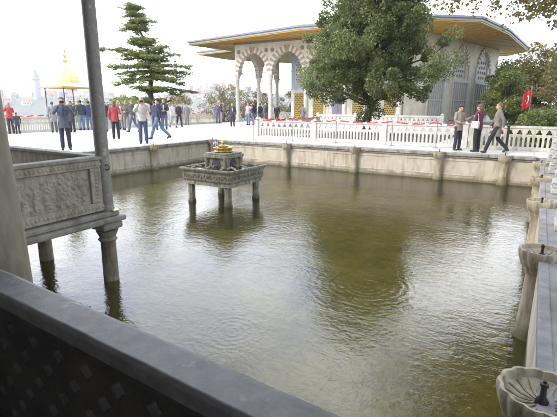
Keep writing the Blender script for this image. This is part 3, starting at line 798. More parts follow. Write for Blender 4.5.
for i in range(18):
    xx = .35 + i * .70
    if all(abs(xx - (x - CX0)) > .8 for x, k in doors): obj('marble_panel', MB().box(xx - .2, xx + .2, -.025, -.001, .4, 2.85, Mc), 'kiosk_wall', t, bevel=.01)
Ml, Ll = frame_mat((CX0, 52), (CX0, CY + .41)); wall_plate(t, Ll, [], Ml, 'tile', 0, ZT, .3, 'side_wall')
# right hand faces with three tall arched windows
A0, A1 = (-8.3, 36.9), (-4.4, 51.8)
Mr, Lr = frame_mat(A0, A1)
segs = [(1.9, 2.3), (6.6, 2.6), (11.6, 3.0)]
hol = [arch_pts(c - w / 2 * .80, c + w / 2 * .80, 3.95, 5.2, 8)[::-1] for c, w in segs]
wall_plate(t, Lr, hol, Mr, 'kiosk_wall', 0, ZT, .35, 'right_wall')
for c, w in segs:
    voussoirs(t, c - w / 2 * .80, c + w / 2 * .80, 5.2, Mr, .42, .14, .001, 21, lim=.6)
    arch_window(t, c, Mr, w * .80 * .98, 3.97, 5.2, .16)
    # recess frame and the tall marble bars below the arch
    mb = MB(); ww = w / 2 + .35
    mb.box(c - ww, c - ww + .16, -.12, -.001, .3, 5.2, Mr).box(c + ww - .16, c + ww, -.12, -.001, .3, 5.2, Mr).box(c - ww + .161, c + ww - .161, -.12, -.001, 3.6, 3.9, Mr).box(c - ww + .161, c + ww - .161, -.12, -.001, .3, .6, Mr)
    obj('window_surround', mb, 'marble_clean', t, bevel=.015)
    mb = MB(); nb = 7
    for i in range(1, nb): xx = c - ww + .16 + (2 * ww - .32) * i / nb; mb.box(xx - .045, xx + .045, -.08, -.001, .601, 3.599, Mr)
    mb.box(c - ww + .162, c + ww - .162, -.10, -.081, 2.0, 2.1, Mr)
    obj('marble_bars', mb, 'marble_clean', t)
    obj('bar_shadow_panel', MB().box(c - ww + .17, c + ww - .17, -.004, -.0005, .61, 3.59, Mr), plain('bar_gap_shade', (.44, .43, .40), .6), t)  # grey sheet painting the shadow between the marble bars
Mf, Lf = frame_mat((KX[-1] + .28, KY + .42), A0)
wall_plate(t, Lf, [], Mf, 'kiosk_wall', 0, ZT, .3, 'corner_wall')
obj('rear_wall', MB().box(CX0, -4.6, 51.9, 52.2, 0, ZT), 'kiosk_wall', t)
# eaves
eave = [(-30.1, 33.5), (-16.9, 31.2), (-7.0, 32.2), (-4.3, 34.4), (-3.0, 41.0), (-1.9, 54.5), (-4, 58), (-28, 58), (-35, 46), (-34.8, 40.2), (-29.2, 39.2)]
def inset(poly, k):
    c = Vector((-16, 44)); return [tuple(c + (Vector(p) - c) * k) for p in poly]
obj('soffit', MB().prism(eave, 7.16, 7.24), 'soffit', t)
mb = MB()
for i in range(len(eave)):                                  # ribs on the gilded soffit
    p, q = Vector(eave[i]), Vector(eave[(i + 1) % len(eave)]); n = max(2, int((q - p).length / 1.1))
    for j in range(n):
        a = p.lerp(q, (j + .5) / n); b = a + (Vector((-16, 44)) - a) * (2.6 / (Vector((-16, 44)) - a).length)
        mb.tube([(a.x, a.y, 7.16), (b.x, b.y, 7.16)], .025, 4)
obj('soffit_battens', mb, plain('gilded_batten', (.40, .24, .05), .5), t)
mb = MB().prism(inset(eave, 1.004), 7.241, 7.40); obj('fascia', mb, plain('grey_fascia', (.46, .45, .47), .6), t, bevel=.01)
k = len(eave); e1 = inset(eave, 1.012); e2 = inset(eave, .72); e3 = inset(eave, .35)
vs = [(x, y, 7.401) for x, y in e1] + [(x, y, 7.55) for x, y in e1] + [(x, y, 8.35) for x, y in e2] + [(x, y, 8.9) for x, y in e3]
fs = [(r * k + i, r * k + (i + 1) % k, (r + 1) * k + (i + 1) % k, (r + 1) * k + i) for r in range(3) for i in range(k)] + [tuple(range(k))[::-1], tuple(3 * k + i for i in range(k))]
obj('roof', MB().add(vs, fs), 'lead', t)
obj('dome', MB().lathe([(5, 8.2), (5, 8.8), (4.7, 10), (3.8, 11.3), (2.3, 12.2), (.1, 12.7)], 32, (-16, 46, 0)), 'lead', t, smooth=True)
obj('cornice', MB().box(KX[0] - .2, KX[-1] + .4, KY - .09, KY - .002, 6.98, 7.158), 'porphyry', t, bevel=.02)

# ------------------------------------------------------------------ gilded canopy
t = thing('gilded_canopy', 'small open canopy with a gilded bulbous roof on slim bronze posts at the terrace edge', 'canopy', (-25.9, 17.4, 0))
hw = 1.22
for x, y in ((-.95, -.95), (.95, -.95), (-.95, .95), (.95, .95)):
    obj('post', MB().lathe([(.05, -2.5), (.05, .05), (.035, .1), (.032, 2.4), (.06, 2.5)], 10), 'bronze', t, loc=(x, y, 0), smooth=True)
obj('platform', MB().box(-1.6, 1.4, -1.6, 1.6, -2.6, -.02), 'marble', t, bevel=.02)
obj('eave_board', MB().box(-hw, hw, -hw, hw, 2.50, 2.60), plain('ochre_board', (.62, .40, .12), .5), t, bevel=.01)
prof = [(1.6, 2.601), (1.35, 2.68), (1.1, 2.82), (.98, 2.86), (.96, 3.02), (.90, 3.06), (.84, 3.25), (.68, 3.48), (.42, 3.66), (.22, 3.78), (.1, 4.0)]
vs = []; n = 8
for r, z in prof: r *= .74; vs += [(r * 1.04 * math.cos(2 * PI * (i + .5) / n), r * 1.04 * math.sin(2 * PI * (i + .5) / n), z) for i in range(n)]
fs = [(k * n + i, k * n + (i + 1) % n, (k + 1) * n + (i + 1) % n, (k + 1) * n + i) for k in range(len(prof) - 1) for i in range(n)] + [tuple(range(n))[::-1]]
obj('gilded_roof', MB().add(vs, fs), 'gold', t)
obj('finial', MB().lathe([(.08, 4.05), (.16, 4.2), (.05, 4.35), (.12, 4.5), (.03, 4.65), (.06, 4.8), (.02, 4.95), (.01, 5.4)], 12), 'gold', t, smooth=True)

# ------------------------------------------------------------------ flag
t = thing('flag', 'red flag with white crescent and star on a thin pole beyond the right balustrade', 'flag', (-.60, 30.2, -.45))
obj('pole', MB().lathe([(.04, -.1), (.03, 3.15), (.06, 3.2)], 10), 'silver', t)
def flag_pt(u, v): return (-.40 * u, -.10 * math.sin(u * 9) * u - .25 * u, 3.0 - v * 1.0 - u * .30)
nu, nv = 16, 10; vs = [flag_pt(i / nu, j / nv) for i in range(nu + 1) for j in range(nv + 1)]
fl = obj('cloth', MB().add(vs, [(i * (nv + 1) + j, (i + 1) * (nv + 1) + j, (i + 1) * (nv + 1) + j + 1, i * (nv + 1) + j + 1) for i in range(nu) for j in range(nv)]), 'flag_red', t, smooth=True)
mb = MB(); out = []
for a in np.linspace(R(40), R(320), 16): out.append((.42 + .17 * math.cos(a), .5 + .24 * math.sin(a)))
for a in np.linspace(R(305), R(55), 14): out.append((.47 + .135 * math.cos(a), .5 + .19 * math.sin(a)))
for sgn in (-1, 1):
    n = len(out); h = n // 2
    vs = [tuple(np.array(flag_pt(u, v)) + np.array((0, sgn * .02, 0))) for u, v in out]
    mb.add(vs, [(i, i + 1, n - 2 - i, n - 1 - i) for i in range(min(15, n // 2) - 1)])
    star = [(.68 + (.08 if k % 2 == 0 else .032) * math.cos(k * PI / 5 + PI), .5 + (.10 if k % 2 == 0 else .04) * math.sin(k * PI / 5 + PI)) for k in range(10)]
    mb.add([tuple(np.array(flag_pt(u, v)) + np.array((0, sgn * .02, 0))) for u, v in star], [tuple(range(10))])
obj('crescent_and_star', mb, 'white_cloth', t)

# ------------------------------------------------------------------ trees
def leaves_mesh(name, P, size, up=None, jitter=.35, asp=.55):
    """P: (n,3) leaf centres; every leaf is a small folded blade"""
    n = len(P); d = rng.normal(size=(n, 3)); 
    if up is not None: d = d * np.array([1, 1, up])
    d /= np.linalg.norm(d, axis=1)[:, None]
    e = rng.normal(size=(n, 3)) * (np.array([1, 1, up]) if up is not None else 1)
    e -= (e * d).sum(1)[:, None] * d; e /= np.linalg.norm(e, axis=1)[:, None] + 1e-9
    s = size * (1 + jitter * rng.normal(size=(n, 1))).clip(.4, 2)
    nn = np.cross(d, e)
    V = np.stack([P - d * s * .5, P + e * s * asp * .5 + nn * s * .08, P + d * s * .5, P - e * s * asp * .5 + nn * s * .08], 1).reshape(-1, 3)
    me = bpy.data.meshes.new(name); me.vertices.add(4 * n); me.vertices.foreach_set('co', V.astype('f').ravel())
    me.loops.add(4 * n); me.loops.foreach_set('vertex_index', np.arange(4 * n, dtype='i'))
    me.polygons.add(n); me.polygons.foreach_set('loop_start', np.arange(0, 4 * n, 4, dtype='i')); me.polygons.foreach_set('loop_total', np.full(n, 4, dtype='i'))
    me.update(calc_edges=True); me.validate(); return me
def clumps(centres, radii, per, squash=1.0):
    out = []
    for c, r in zip(centres, radii):
        k = int(per * rng.uniform(.7, 1.3)); u = rng.normal(size=(k, 3)); u /= np.linalg.norm(u, axis=1)[:, None]
        rr = r * rng.uniform(.25, 1.0, size=(k, 1)) ** .6
        q = u * rr; q[:, 2] *= squash; out.append(np.array(c) + q)
    return np.concatenate(out)
def limb(mb, a, b, r0, r1, n=5, wob=.12):
    a = Vector(a); b = Vector(b); L_ = (b - a).length; pts = []
    for i in range(n + 1):
        u = i / n; p = a.lerp(b, u)
        if 0 < i < n: p += Vector(rng.normal(size=3)) * wob * L_ * .25
        pts.append(p)
    mb.tube(pts, [r0 + (r1 - r0) * i / n for i in range(n + 1)], 7); return pts
def broad_tree(name, label, loc, env, n_cl, per, cl_r, leaf, mat, trunk_r=.2, bark='bark', skew=(0, 0), group=None, z_split=1.8, seed=1, extra=None, cat='tree', squash=.8, inner=.45):
    global rng
    rng = np.random.default_rng(seed); t = thing(name, label, cat, loc, 0, group)
    zs = [e[0] for e in env]; rs = [e[1] for e in env]; C = []; RR = []
    for i in range(n_cl):
        z = rng.uniform(zs[0], zs[-1]); z = zs[0] + (zs[-1] - zs[0]) * rng.beta(1.6, 1.7)
        rmax = np.interp(z, zs, rs); a = rng.uniform(0, 2 * PI); k = rng.uniform(inner, 1.03) ** .7
        rmax *= 1 + .16 * math.sin(3 * a + z * 1.7) + .1 * math.sin(5 * a - z * 2.3)
        C.append((k * rmax * math.cos(a) + skew[0] * z, k * rmax * math.sin(a) + skew[1] * z, z)); RR.append(cl_r * rng.uniform(.6, 1.25))
    if extra: 
        for c, r in extra: C.append(c); RR.append(r)
    mb = MB(); top = zs[0] + (zs[-1] - zs[0]) * .75
    tr = limb(mb, (0, 0, -.3), (skew[0] * top, skew[1] * top, top), trunk_r, trunk_r * .25, 8, .06)
    for i in range(0, len(C), max(1, len(C) // 45)):
        c = Vector(C[i]); j = min(len(tr) - 2, max(1, int(len(tr) * (max(z_split, c.z * .6) / (top + .3)))))
        limb(mb, tr[j], c, trunk_r * .32, trunk_r * .05, 4, .2)
    obj('trunk', mb, bark, t, smooth=True)
    P = clumps(C, RR, per, squash)
    link('crown', leaves_mesh('crown', P, leaf), mat, t, fix=False)
    return t
broad_tree('round_tree', 'large round evergreen tree with dense dark leaves in front of the kiosk', (-7.6, 22.2, 0),
           [(1.8, 2.4), (2.4, 3.3), (3.5, 3.55), (4.5, 3.2), (5.5, 2.7), (6.5, 2.5), (8, 2.1), (9.6, .8)], 430, 330, .48, .11, 'leaf_big', .24, seed=11, inner=.22,
           extra=[((3.5, -.2, 3.1), .6), ((3.9, .1, 3.7), .6), ((3.3, -.8, 3.6), .5), ((2.9, -.6, 2.8), .55), ((-3.6, -.3, 2.7), .55), ((-3.3, -.8, 3.3), .6), ((-2.9, -.9, 2.2), .5), ((-3.0, -.6, 4.4), .6), ((-.3, -.3, .9), .5), ((.3, -.2, 1.2), .5), ((0, -.3, 1.6), .6), ((-2.3, -.4, 1.9), .55), ((-2.8, -.8, 2.3), .6), ((2.3, -.5, 2.2), .5)])
# cedar with flat layered branches
def cedar():
    global rng
    rng = np.random.default_rng(5)
    t = thing('cedar_tree', 'tall layered cedar tree with flat spreading branches behind the crowd', 'tree', (-32, 30, -2.6))
    mb = MB(); z0 = 2.6
    tr = [Vector((0, 0, -.2)), Vector((.1, .1, 3)), Vector((-.1, .0, 5.5)), Vector((.2, .2, 7.5)), Vector((0, -.1, 9.3)), Vector((-.5, -.5, 11)), Vector((-.9, -.7, 12.5))]
    mb.tube(tr, [.34, .28, .24, .19, .14, .08, .03], 9)
    def tp(z):
        for a, b in zip(tr[:-1], tr[1:]):
            if z <= b.z: return a.lerp(b, (z - a.z) / (b.z - a.z))
        return tr[-1]
    rt = Vector((.859, .511, 0)); fwv = Vector((-.511, .859, 0)); C = []; 
    # (height above terrace, reach left, reach right, depth reach, lift at tip)
    tiers = [(10.3, .45, .35, .3, .2), (10.0, .9, .6, .6, .35), (9.4, .6, 1.0, .6, .1), (8.7, .9, 1.7, .8, .0), (8.2, 1.8, .6, .9, -.1), (7.3, 2.3, .5, 1.2, -.1), (6.9, .8, 1.0, 1.2, .2),
             (5.9, 5.0, 1.8, 2.4, .75), (5.5, 3.6, 2.6, 2.6, .3), (5.0, 4.3, 4.0, 2.6, .0), (4.5, 3.4, 3.2, 2.6, -.3), (3.9, 4.9, 4.4, 2.6, -.35), (2.8, 1.2, 5.2, 2.2, .0), (1.7, 4.6, 1.6, 2, .2)]
    for (h, l, r, dp, lift) in tiers:
        base = tp(h + z0)
        for k in range(7):
            a = 2 * PI * k / 7 + rng.uniform(-.3, .3); c, s = math.cos(a), math.sin(a)
            reach = math.hypot((r if c > 0 else l) * c, dp * s) * rng.uniform(.6, 1.05)
            d = rt * c + fwv * s
            tip = base + d * reach + Vector((0, 0, lift * abs(c) + rng.uniform(-.35, .35)))
            mid = base.lerp(tip, .5) + Vector((0, 0, .12 * reach ** .5))
            mb.tube([base, mid, tip], [.07 + .01 * reach, .045, .015], 5)
            m = int(5 + reach * 13)
            for q in range(m):
                u = rng.uniform(.22, 1.03); p = base.lerp(mid, u * 2) if u < .5 else mid.lerp(tip, u * 2 - 1)
                wd = (.24 + .48 * math.sin(min(1, u) * PI)) * (.22 + .36 * reach ** .5)
                C.append(p + Vector((rng.normal() * wd, rng.normal() * wd, rng.normal() * .08)))
    C = [c for c in C]
    obj('trunk', mb, 'bark', t, smooth=True)
    P = clumps(C, [.28 * rng.uniform(.5, 1.6) for _ in C], 44, .30)
    link('crown', leaves_mesh('crown', P, .15, up=.5, asp=.35), 'leaf_cedar', t, fix=False)
cedar()
# overhanging plane tree at the right
def overhang():
    global rng
    rng = np.random.default_rng(21)
    t = thing('plane_tree', 'tall plane tree at the right edge with yellowing leaves on overhanging branches', 'tree', (.98, 15.9, 0))
    mb = MB(); mb.tube([(0, 0, -.1), (.03, .05, 1.5), (.15, .1, 4), (.5, .2, 6.5), (.9, 0, 9)], [.27, .22, .2, .17, .12], 12)
    C = []
    def branch(pts, r0, dens, spread, cr=.3):
        pts = [Vector(p) for p in pts]; mb.tube(pts, [r0 * (1 - .85 * i / (len(pts) - 1)) for i in range(len(pts))], 6)
        for a, b in zip(pts[:-1], pts[1:]):
            for q in range(int((b - a).length * dens)):
                p = a.lerp(b, rng.uniform(0, 1)); e = p + Vector(rng.normal(size=3)) * spread
                mb.tube([p, p.lerp(e, .5) + Vector(rng.normal(size=3)) * .05, e], [.012, .008, .004], 4); C.append(e)
    # twigs that hang into view, high over the terrace corner
    branch([(.15, .1, 4.6), (-.4, -.5, 4.75), (-1.2, -.9, 4.5), (-2.0, -1.0, 4.42), (-2.7, -.9, 4.28), (-3.6, -1.0, 4.42), (-4.3, -1.1, 4.55)], .05, 8, .10)
    branch([(-1.9, -1.0, 4.45), (-2.6, -1.5, 4.6), (-3.3, -1.9, 4.38), (-3.8, -2.2, 4.3)], .025, 7, .10)
    branch([(.15, .1, 4.4), (-.3, -1.0, 4.6), (-.8, -1.8, 4.2), (-1.2, -2.3, 3.9), (-1.55, -2.7, 3.72)], .04, 26, .17)
    branch([(-.3, -1.0, 4.6), (-1.0, -1.2, 4.35), (-1.5, -1.3, 4.15), (-1.9, -1.4, 4.1)], .03, 24, .17)
    branch([(.1, 0, 4.2), (-.3, -.8, 4.1), (-.7, -1.4, 3.75), (-1.0, -1.6, 3.65)], .03, 22, .15)
    # the spreading crown overhead
    for (x1, y1, z1, x2, y2, z2) in [(-1.5, -2, 6.9, -3.6, -5, 7.4), (-.8, -3, 7.0, -2.2, -8.2, 7.4), (0, -3.5, 7.0, -.6, -9, 7.6), (-.4, -4, 6.3, -1.6, -7, 6.2), (.9, -3.5, 7.2, .9, -9, 8), (-2.4, -1, 8, -4.6, -2.6, 8.6),
                                     (-2, -3, 8.8, -3.4, -6.5, 9.8), (.2, -3, 9.6, -.6, -7.5, 10.5), (1.8, 1.5, 8, 4, 3, 9), (.3, 2.2, 9, -1.4, 4.5, 10.5), (-1.2, .8, 6.9, -3.6, 1.2, 7.3), (-1, 2, 7.2, -3, 4.6, 7.8), (-2.4, .2, 7.4, -5.2, .6, 8.2), (.2, 2.4, 7.2, -.6, 5.2, 8), (-1.5, 1.2, 8.4, -4.4, 3.2, 9.4), (-.6, -.6, 7.2, -2.4, -1.4, 8), (2, -1.5, 9.5, 3.8, -4, 10), (-.6, .5, 10.5, -1.6, .8, 12.5), (-.5, -5, 6.6, -2.5, -10, 7.6), (.5, -6, 7, .2, -11, 7.8), (-2, -5, 7.2, -4.2, -9, 8), (-.2, -6, 8, -1, -12, 9.2)]:
        branch([(.3, .15, 5.4), (x1, y1, z1), (x2, y2, z2)], .12, 11, .8)
    near = [c for c in C if c.z < 4.95]; far = [c for c in C if c.z >= 4.95]; far = [c for c in far if c.z > 5.3 + max(0, c.y) * .0 or c.y > -4]
    P = np.concatenate([clumps(near, [.18] * len(near), 15, .8), clumps(far, [.6] * len(far), 80, .8)])
    link('crown', leaves_mesh('crown', P, .092, asp=.7), 'leaf_autumn', t, fix=False)
overhang()
gl = 'trees beyond the right balustrade'
for i, (x, y, h, r, mat, lab) in enumerate([
        (-2.2, 37, 4.9, 1.7, 'leaf_green', 'green tree just right of the kiosk wall, behind the woman in the long coat'),
        (1.6, 33, 5.6, 2.3, 'leaf_autumn', 'yellowing tree just right of the red flag'),
        (3.8, 29, 5.2, 2.2, 'leaf_autumn', 'yellow brown tree behind the right balustrade near the frame edge'),
        (-.6, 41, 6.6, 2.3, 'leaf_autumn', 'tall yellow green tree behind the red flag'),
        (-2.4, 47, 6.4, 2.4, 'leaf_green', 'green tree far behind the kiosk corner'),
        (3.0, 44, 7.6, 3.0, 'leaf_green', 'broad green tree far beyond the right balustrade'),
        (.2, 25.5, 1.7, 1.1, 'leaf_green', 'low green bush below the red flag, behind the balustrade'),
        (2.2, 26, 1.9, 1.4, 'leaf_green', 'low green bush right of the red flag, behind the balustrade'),
        (8, 42, 8, 3, 'leaf_autumn', 'large yellowing tree beyond the right edge')]):
    broad_tree('garden_tree' if h > 2 else 'garden_bush', lab, (x, y, -.45), [(.5, r * .6), (h * .4, r), (h * .7, r * .9), (h, r * .35)], 95 if y < 40 else 110, 150, .5 if y < 40 else .8, .13 if y < 40 else .2, mat, .10, seed=30 + i, group=gl, z_split=.8, inner=.3, cat='tree' if h > 2 else 'bush')
for i, (x, y, zb, h, r, lab) in enumerate([
        (-33, 42, -2.6, 6.3, 3.0, 'pale autumn tree below the terrace, left of the kiosk columns'), (-29, 44, -2.6, 6.0, 2.6, 'pale autumn tree seen beside the kiosk column'),
        (-36, 47, -2.6, 7.0, 3.2, 'pale tree far left of the kiosk behind the rail'), (-37, 39, -2.6, 5.4, 2.6, 'pale low tree behind the grey standing visitor'),
        (-24, 60, -.1, 4.2, 2.6, 'pale tree seen through the first kiosk arch'), (-29.5, 53, -2.6, 6.4, 3.0, 'pale tree far behind the kiosk arch')]):
    broad_tree('pale_tree', lab, (x, y, zb), [(.8, r * .7), (h * .45, r), (h * .8, r * .8), (h, r * .3)], 60, 90, .6, .16, 'leaf_pale', .10, seed=50 + i, z_split=1, inner=.2)
broad_tree('dark_shrub', 'dark green shrub below the cedar, behind the visitors', (-31, 25.5, -2.6), [(1.2, 1.8), (3.2, 2.6), (4.2, 1.8), (4.8, .8)], 70, 110, .5, .15, 'leaf_cedar', .1, seed=70, z_split=.8, cat='shrub', inner=.3)
broad_tree('dark_shrub', 'dark green shrub under the left cedar branches', (-30, 21.8, -2.6), [(1.2, 1.5), (3.0, 1.9), (3.9, 1.4), (4.4, .5)], 50, 110, .5, .15, 'leaf_cedar', .1, seed=71, z_split=.8, cat='shrub', inner=.3)

# ------------------------------------------------------------------ people
_cl = {}
def cloth(c, rough=.85):
    g_ = sum(c) / 3; c = tuple(x * .82 + g_ * .18 + .008 for x in c); k = tuple(round(x, 3) for x in c)
    if k not in _cl: _cl[k] = plain('cloth_%d' % len(_cl), c, rough, 0, .45, 9, .8)
    return _cl[k]
SKIN = plain('skin', (.50, .31, .22), .55, 0, .1)
def person(label, loc, face, H=1.72, pose='stand', top=(.1, .1, .12), legs=(.05, .06, .12), hair=(.03, .02, .015), coat=.78, vox=.014, hairlen=0, shoe=(.02, .02, .02), bag=None, hat=None, inner=None, seed=0, female=False, camera=False):
    """local frame: +y is where the person faces, x to their right"""
    rr = random.Random(seed); k = H / 1.72
    t = thing('person', label, 'person', loc, face, 'visitors on the terrace'); t.scale = (k, k, k)
    sh = .165 if female else .19; hipw = .09
    pel = Vector((0, 0, .93)); nk = Vector((0, .0, 1.46)); head = Vector((0, .02, 1.605))
    S = [Vector((s * sh, -.01, 1.40)) for s in (-1, 1)]; Hp = [Vector((s * hipw, 0, .90)) for s in (-1, 1)]
    kn = [Vector((s * .10, .02, .49)) for s in (-1, 1)]; an = [Vector((s * .11, -.01, .08)) for s in (-1, 1)]; toe = [Vector((s * .13, .15, .03)) for s in (-1, 1)]
    el = [Vector((s * (sh + .07), -.04, 1.13)) for s in (-1, 1)]; wr = [Vector((s * (sh + .07), .04, .88)) for s in (-1, 1)]
    hd = [Vector((s * .02, .05, -1)).normalized() for s in (-1, 1)]
    if pose in ('walk', 'stride'):
        a = .24 if pose == 'walk' else .34
        kn = [Vector((-.09, a * .62, .50)), Vector((.09, -a * .25, .48))]; an = [Vector((-.09, a, .09)), Vector((.09, -a - .08, .14))]; toe = [Vector((-.10, a + .15, .05)), Vector((.10, -a + .06, .025))]
        el = [Vector((-sh - .06, -.12, 1.14)), Vector((sh + .06, .06, 1.14))]; wr = [Vector((-sh - .04, -.14, .90)), Vector((sh + .04, .20, .93))]
    if pose == 'photo':
        el = [Vector((s * (sh + .09), .16, 1.22)) for s in (-1, 1)]; wr = [Vector((s * .10, .30, 1.47)) for s in (-1, 1)]; hd = [Vector((-s * .5, .15, .85)).normalized() for s in (-1, 1)]
    if pose == 'clasp':
        el = [Vector((s * (sh + .06), .04, 1.13)) for s in (-1, 1)]; wr = [Vector((s * .09, .24, 1.08)) for s in (-1, 1)]; hd = [Vector((-s * .8, .35, 0)).normalized() for s in (-1, 1)]
    if pose == 'gesture':
        el[0] = Vector((-sh - .10, .04, 1.15)); wr[0] = Vector((-sh - .14, .25, 1.26)); hd[0] = Vector((-.2, .6, .6)).normalized()
        el[1] = Vector((sh + .06, .02, 1.13)); wr[1] = Vector((.12, .24, 1.05)); hd[1] = Vector((-.8, .35, 0)).normalized()
    if pose == 'point':
        el[0] = Vector((-sh - .18, .08, 1.30)); wr[0] = Vector((-sh - .40, .18, 1.36)); hd[0] = Vector((-.9, .3, 0)).normalized()
    # body
    b = MB()
    b.ell(head + Vector((0, -.008, .02)), (.076, .094, .108), 14, 12).ell(head + Vector((0, .03, -.055)), (.052, .062, .058), 12, 10)
    b.tube([head + Vector((0, .085, .015)), head + Vector((0, .112, -.022)), head + Vector((0, .09, -.032))], [.010, .016, .012], 6)
    b.ell(head + Vector((0, .085, -.062)), (.024, .012, .008), 8, 6)
    for s in (-1, 1): b.ell(head + Vector((s * .078, -.005, -.005)), (.012, .022, .032), 8, 6)
    b.tube([nk - Vector((0, .02, .10)), nk + Vector((0, 0, .02)), head - Vector((0, .01, .05))], [.07, .054, .052], 12)
    def loft(mb, rings, n=18):
        vs = []; fs = []
        for (z, rx, ry, oy) in rings: vs += [(rx * math.cos(2 * PI * i / n), oy + ry * math.sin(2 * PI * i / n), z) for i in range(n)]
        for q in range(len(rings) - 1): fs += [(q * n + i, q * n + (i + 1) % n, (q + 1) * n + (i + 1) % n, (q + 1) * n + i) for i in range(n)]
        fs += [tuple(range(n))[::-1], tuple((len(rings) - 1) * n + i for i in range(n))]; mb.add(vs, fs)
    cw = sh - .03
    loft(b, [(.84, .13, .09, 0), (.95, .15, .105, 0), (1.08, .125, .09, .005), (1.25, cw, .10, 0), (1.37, cw + .015, .09, -.01), (1.44, cw * .6, .06, -.01)])
    for i in (0, 1):
        b.tube([S[i], el[i], wr[i]], [.046, .038, .025], 10); b.ell(S[i], (.052, .05, .052), 10, 8)
        b.tube([Hp[i], kn[i], an[i]], [.078, .052, .036], 12)
        # hand: palm, four fingers and a thumb
        d = hd[i]; sd = Vector((1, 0, 0)) if abs(d.x) < .7 else Vector((0, 0, 1)); sd = (sd - d * sd.dot(d)).normalized(); nm = d.cross(sd)
        pc = wr[i] + d * .05; b.tube([wr[i], wr[i] + d * .03, wr[i] + d * .085], [.024, .034, .036], 8, flat=.55)
        fr = .0095 if vox < .012 else .012
        inw = -1 if i else 1
        for q in range(4):
            o0 = sd * (q - 1.5) * .0205; ln = (.07, .08, .075, .058)[q]
            b.tube([wr[i] + d * .075 + o0, wr[i] + d * (.085 + ln * .55) + o0 * 1.15 + nm * .006, wr[i] + d * (.085 + ln) + o0 * 1.15 + nm * .026], [fr, fr * .95, fr * .8], 6)
        b.tube([wr[i] + d * .03 + sd * inw * .022, wr[i] + d * .06 + sd * inw * .048, wr[i] + d * .09 + sd * inw * .058 + nm * .01], [fr * 1.15, fr * 1.1, fr * .9], 6)
    bo = link('body', remesh(b, vox, 'person_body'), SKIN, t, fix=False)
    for s in (-1, 1): obj('eye', MB().ell(head + Vector((s * .031, .083, .018)), (.011, .007, .007), 8, 6), 'iron', bo)
    # trousers
    m = MB(); loft(m, [(.80, .14, .10, 0), (.95, .165, .12, 0), (1.02, .15, .11, 0)])
    for i in (0, 1):
        a_ = an[i] + (kn[i] - an[i]) * .02
        m.tube([Hp[i] + Vector((0, 0, .02)), kn[i], a_], [.098, .072, .062], 14)
    link('trousers', remesh(m, .014, 'trousers'), cloth(legs), t, fix=False)
    for i in (0, 1):
        m = MB(); dv = (toe[i] - Vector((an[i].x, an[i].y, toe[i].z))); m.tube([an[i] + Vector((0, -.02, .02)), an[i] - Vector((0, 0, .03))], [.05, .055], 10)
        hl = an[i] - Vector((0, 0, .045)); m.tube([hl - dv.normalized() * .05, hl + dv * .5, toe[i] + Vector((0, 0, .0))], [.038, .045, .03], 10)
        link('shoe', remesh(m, .012, 'shoe'), cloth(shoe, .5), t, fix=False)
    # jacket or coat
    m = MB(); lo = coat
    rings = [(lo, .185 if lo < .8 else .175, .135, 0)]
    if lo < .7: rings.append((.78, .18, .135, 0))
    rings += [(.95, .178, .135, 0), (1.10, .160, .125, .005), (1.26, sh + .005, .130, .005), (1.38, sh + .01, .112, -.01), (1.45, .11, .085, -.01), (1.49, .075, .075, -.005)]
    loft(m, rings)
    for i in (0, 1):
        m.tube([S[i] - Vector((0, 0, .005)), el[i], wr[i] - hd[i] * .01], [.068, .057, .046], 12); m.ell(S[i], (.072, .07, .07), 12, 10)
    m.tube([(.072 * math.cos(a), -.005 + .075 * math.sin(a), 1.485 + .012 * math.cos(a * 2)) for a in np.linspace(0, 2 * PI, 14)], .017, 6)
    for q in range(5):                                      # soft folds
        z = rr.uniform(lo + .1, 1.3); a = rr.uniform(0, 2 * PI)
        m.tube([(.16 * math.cos(a + u), .118 * math.sin(a + u), z + .05 * u) for u in (0, .35, .7)], [.006, .014, .006], 5)
    jk = link('jacket', remesh(m, .013, 'jacket'), cloth(top), t, fix=False)
    if inner: obj('shirt', MB().ell((0, .105, 1.25), (.055, .035, .17), 10, 8), cloth(inner), t, smooth=True)
    # hair
    m = MB(); m.ell(head + Vector((0, -.018, .038)), (.086, .098, .100), 14, 10)
    if hairlen: m.tube([head + Vector((0, -.06, .03)), head + Vector((0, -.075, -.06)), head + Vector((0, -.07, -.06 - hairlen))], [.07, .075, .05], 10)
    me = remesh(m, .012, 'hair'); bm = bmesh.new(); bm.from_mesh(me)
    bmesh.ops.delete(bm, geom=[v for v in bm.verts if v.co.y > head.y + .045 and v.co.z < head.z + .065], context='VERTS'); bm.to_mesh(me); bm.free()
    link('hair', me, cloth(hair if not hat else hair, .6), t, fix=False)
    if hat: obj('cap', MB().ell(head + Vector((0, -.01, .075)), (.092, .105, .058), 14, 8), cloth(hat), t, smooth=True)
    if camera:
        c = thing('camera', camera if isinstance(camera, str) else 'small dark camera held up to the face', 'camera', loc, face); c.scale = (k, k, k)
        obj('camera_body', MB().box(-.06, .06, .325, .355, 1.54, 1.61), 'iron', c, bevel=.006)
        obj('lens', MB().tube([(0, .35, 1.575), (0, .39, 1.575)], .026, 12), 'iron', c)
    if bag:
        c, side, lab = bag
        bg = thing('bag', lab, 'bag', loc, face); bg.scale = (k, k, k)
        x = side * .24
        obj('bag_body', MB().box(x - .06, x + .06, -.16, .12, .86, 1.12), cloth(c), bg, bevel=.03)
        obj('strap', MB().tube([(x * .9, -.10, 1.10), (x * .85, -.10, 1.3), (x * .75, -.02, 1.47), (x * .85, .08, 1.3), (x * .9, .06, 1.10)], .011, 6), cloth(c), bg, smooth=True)
    return t
def fa(dx, dy): return math.atan2(-dx, dy)                 # rotation that turns +y to (dx, dy)
CAM = (0, 0)
def toward(x, y): return fa(-x, -y)
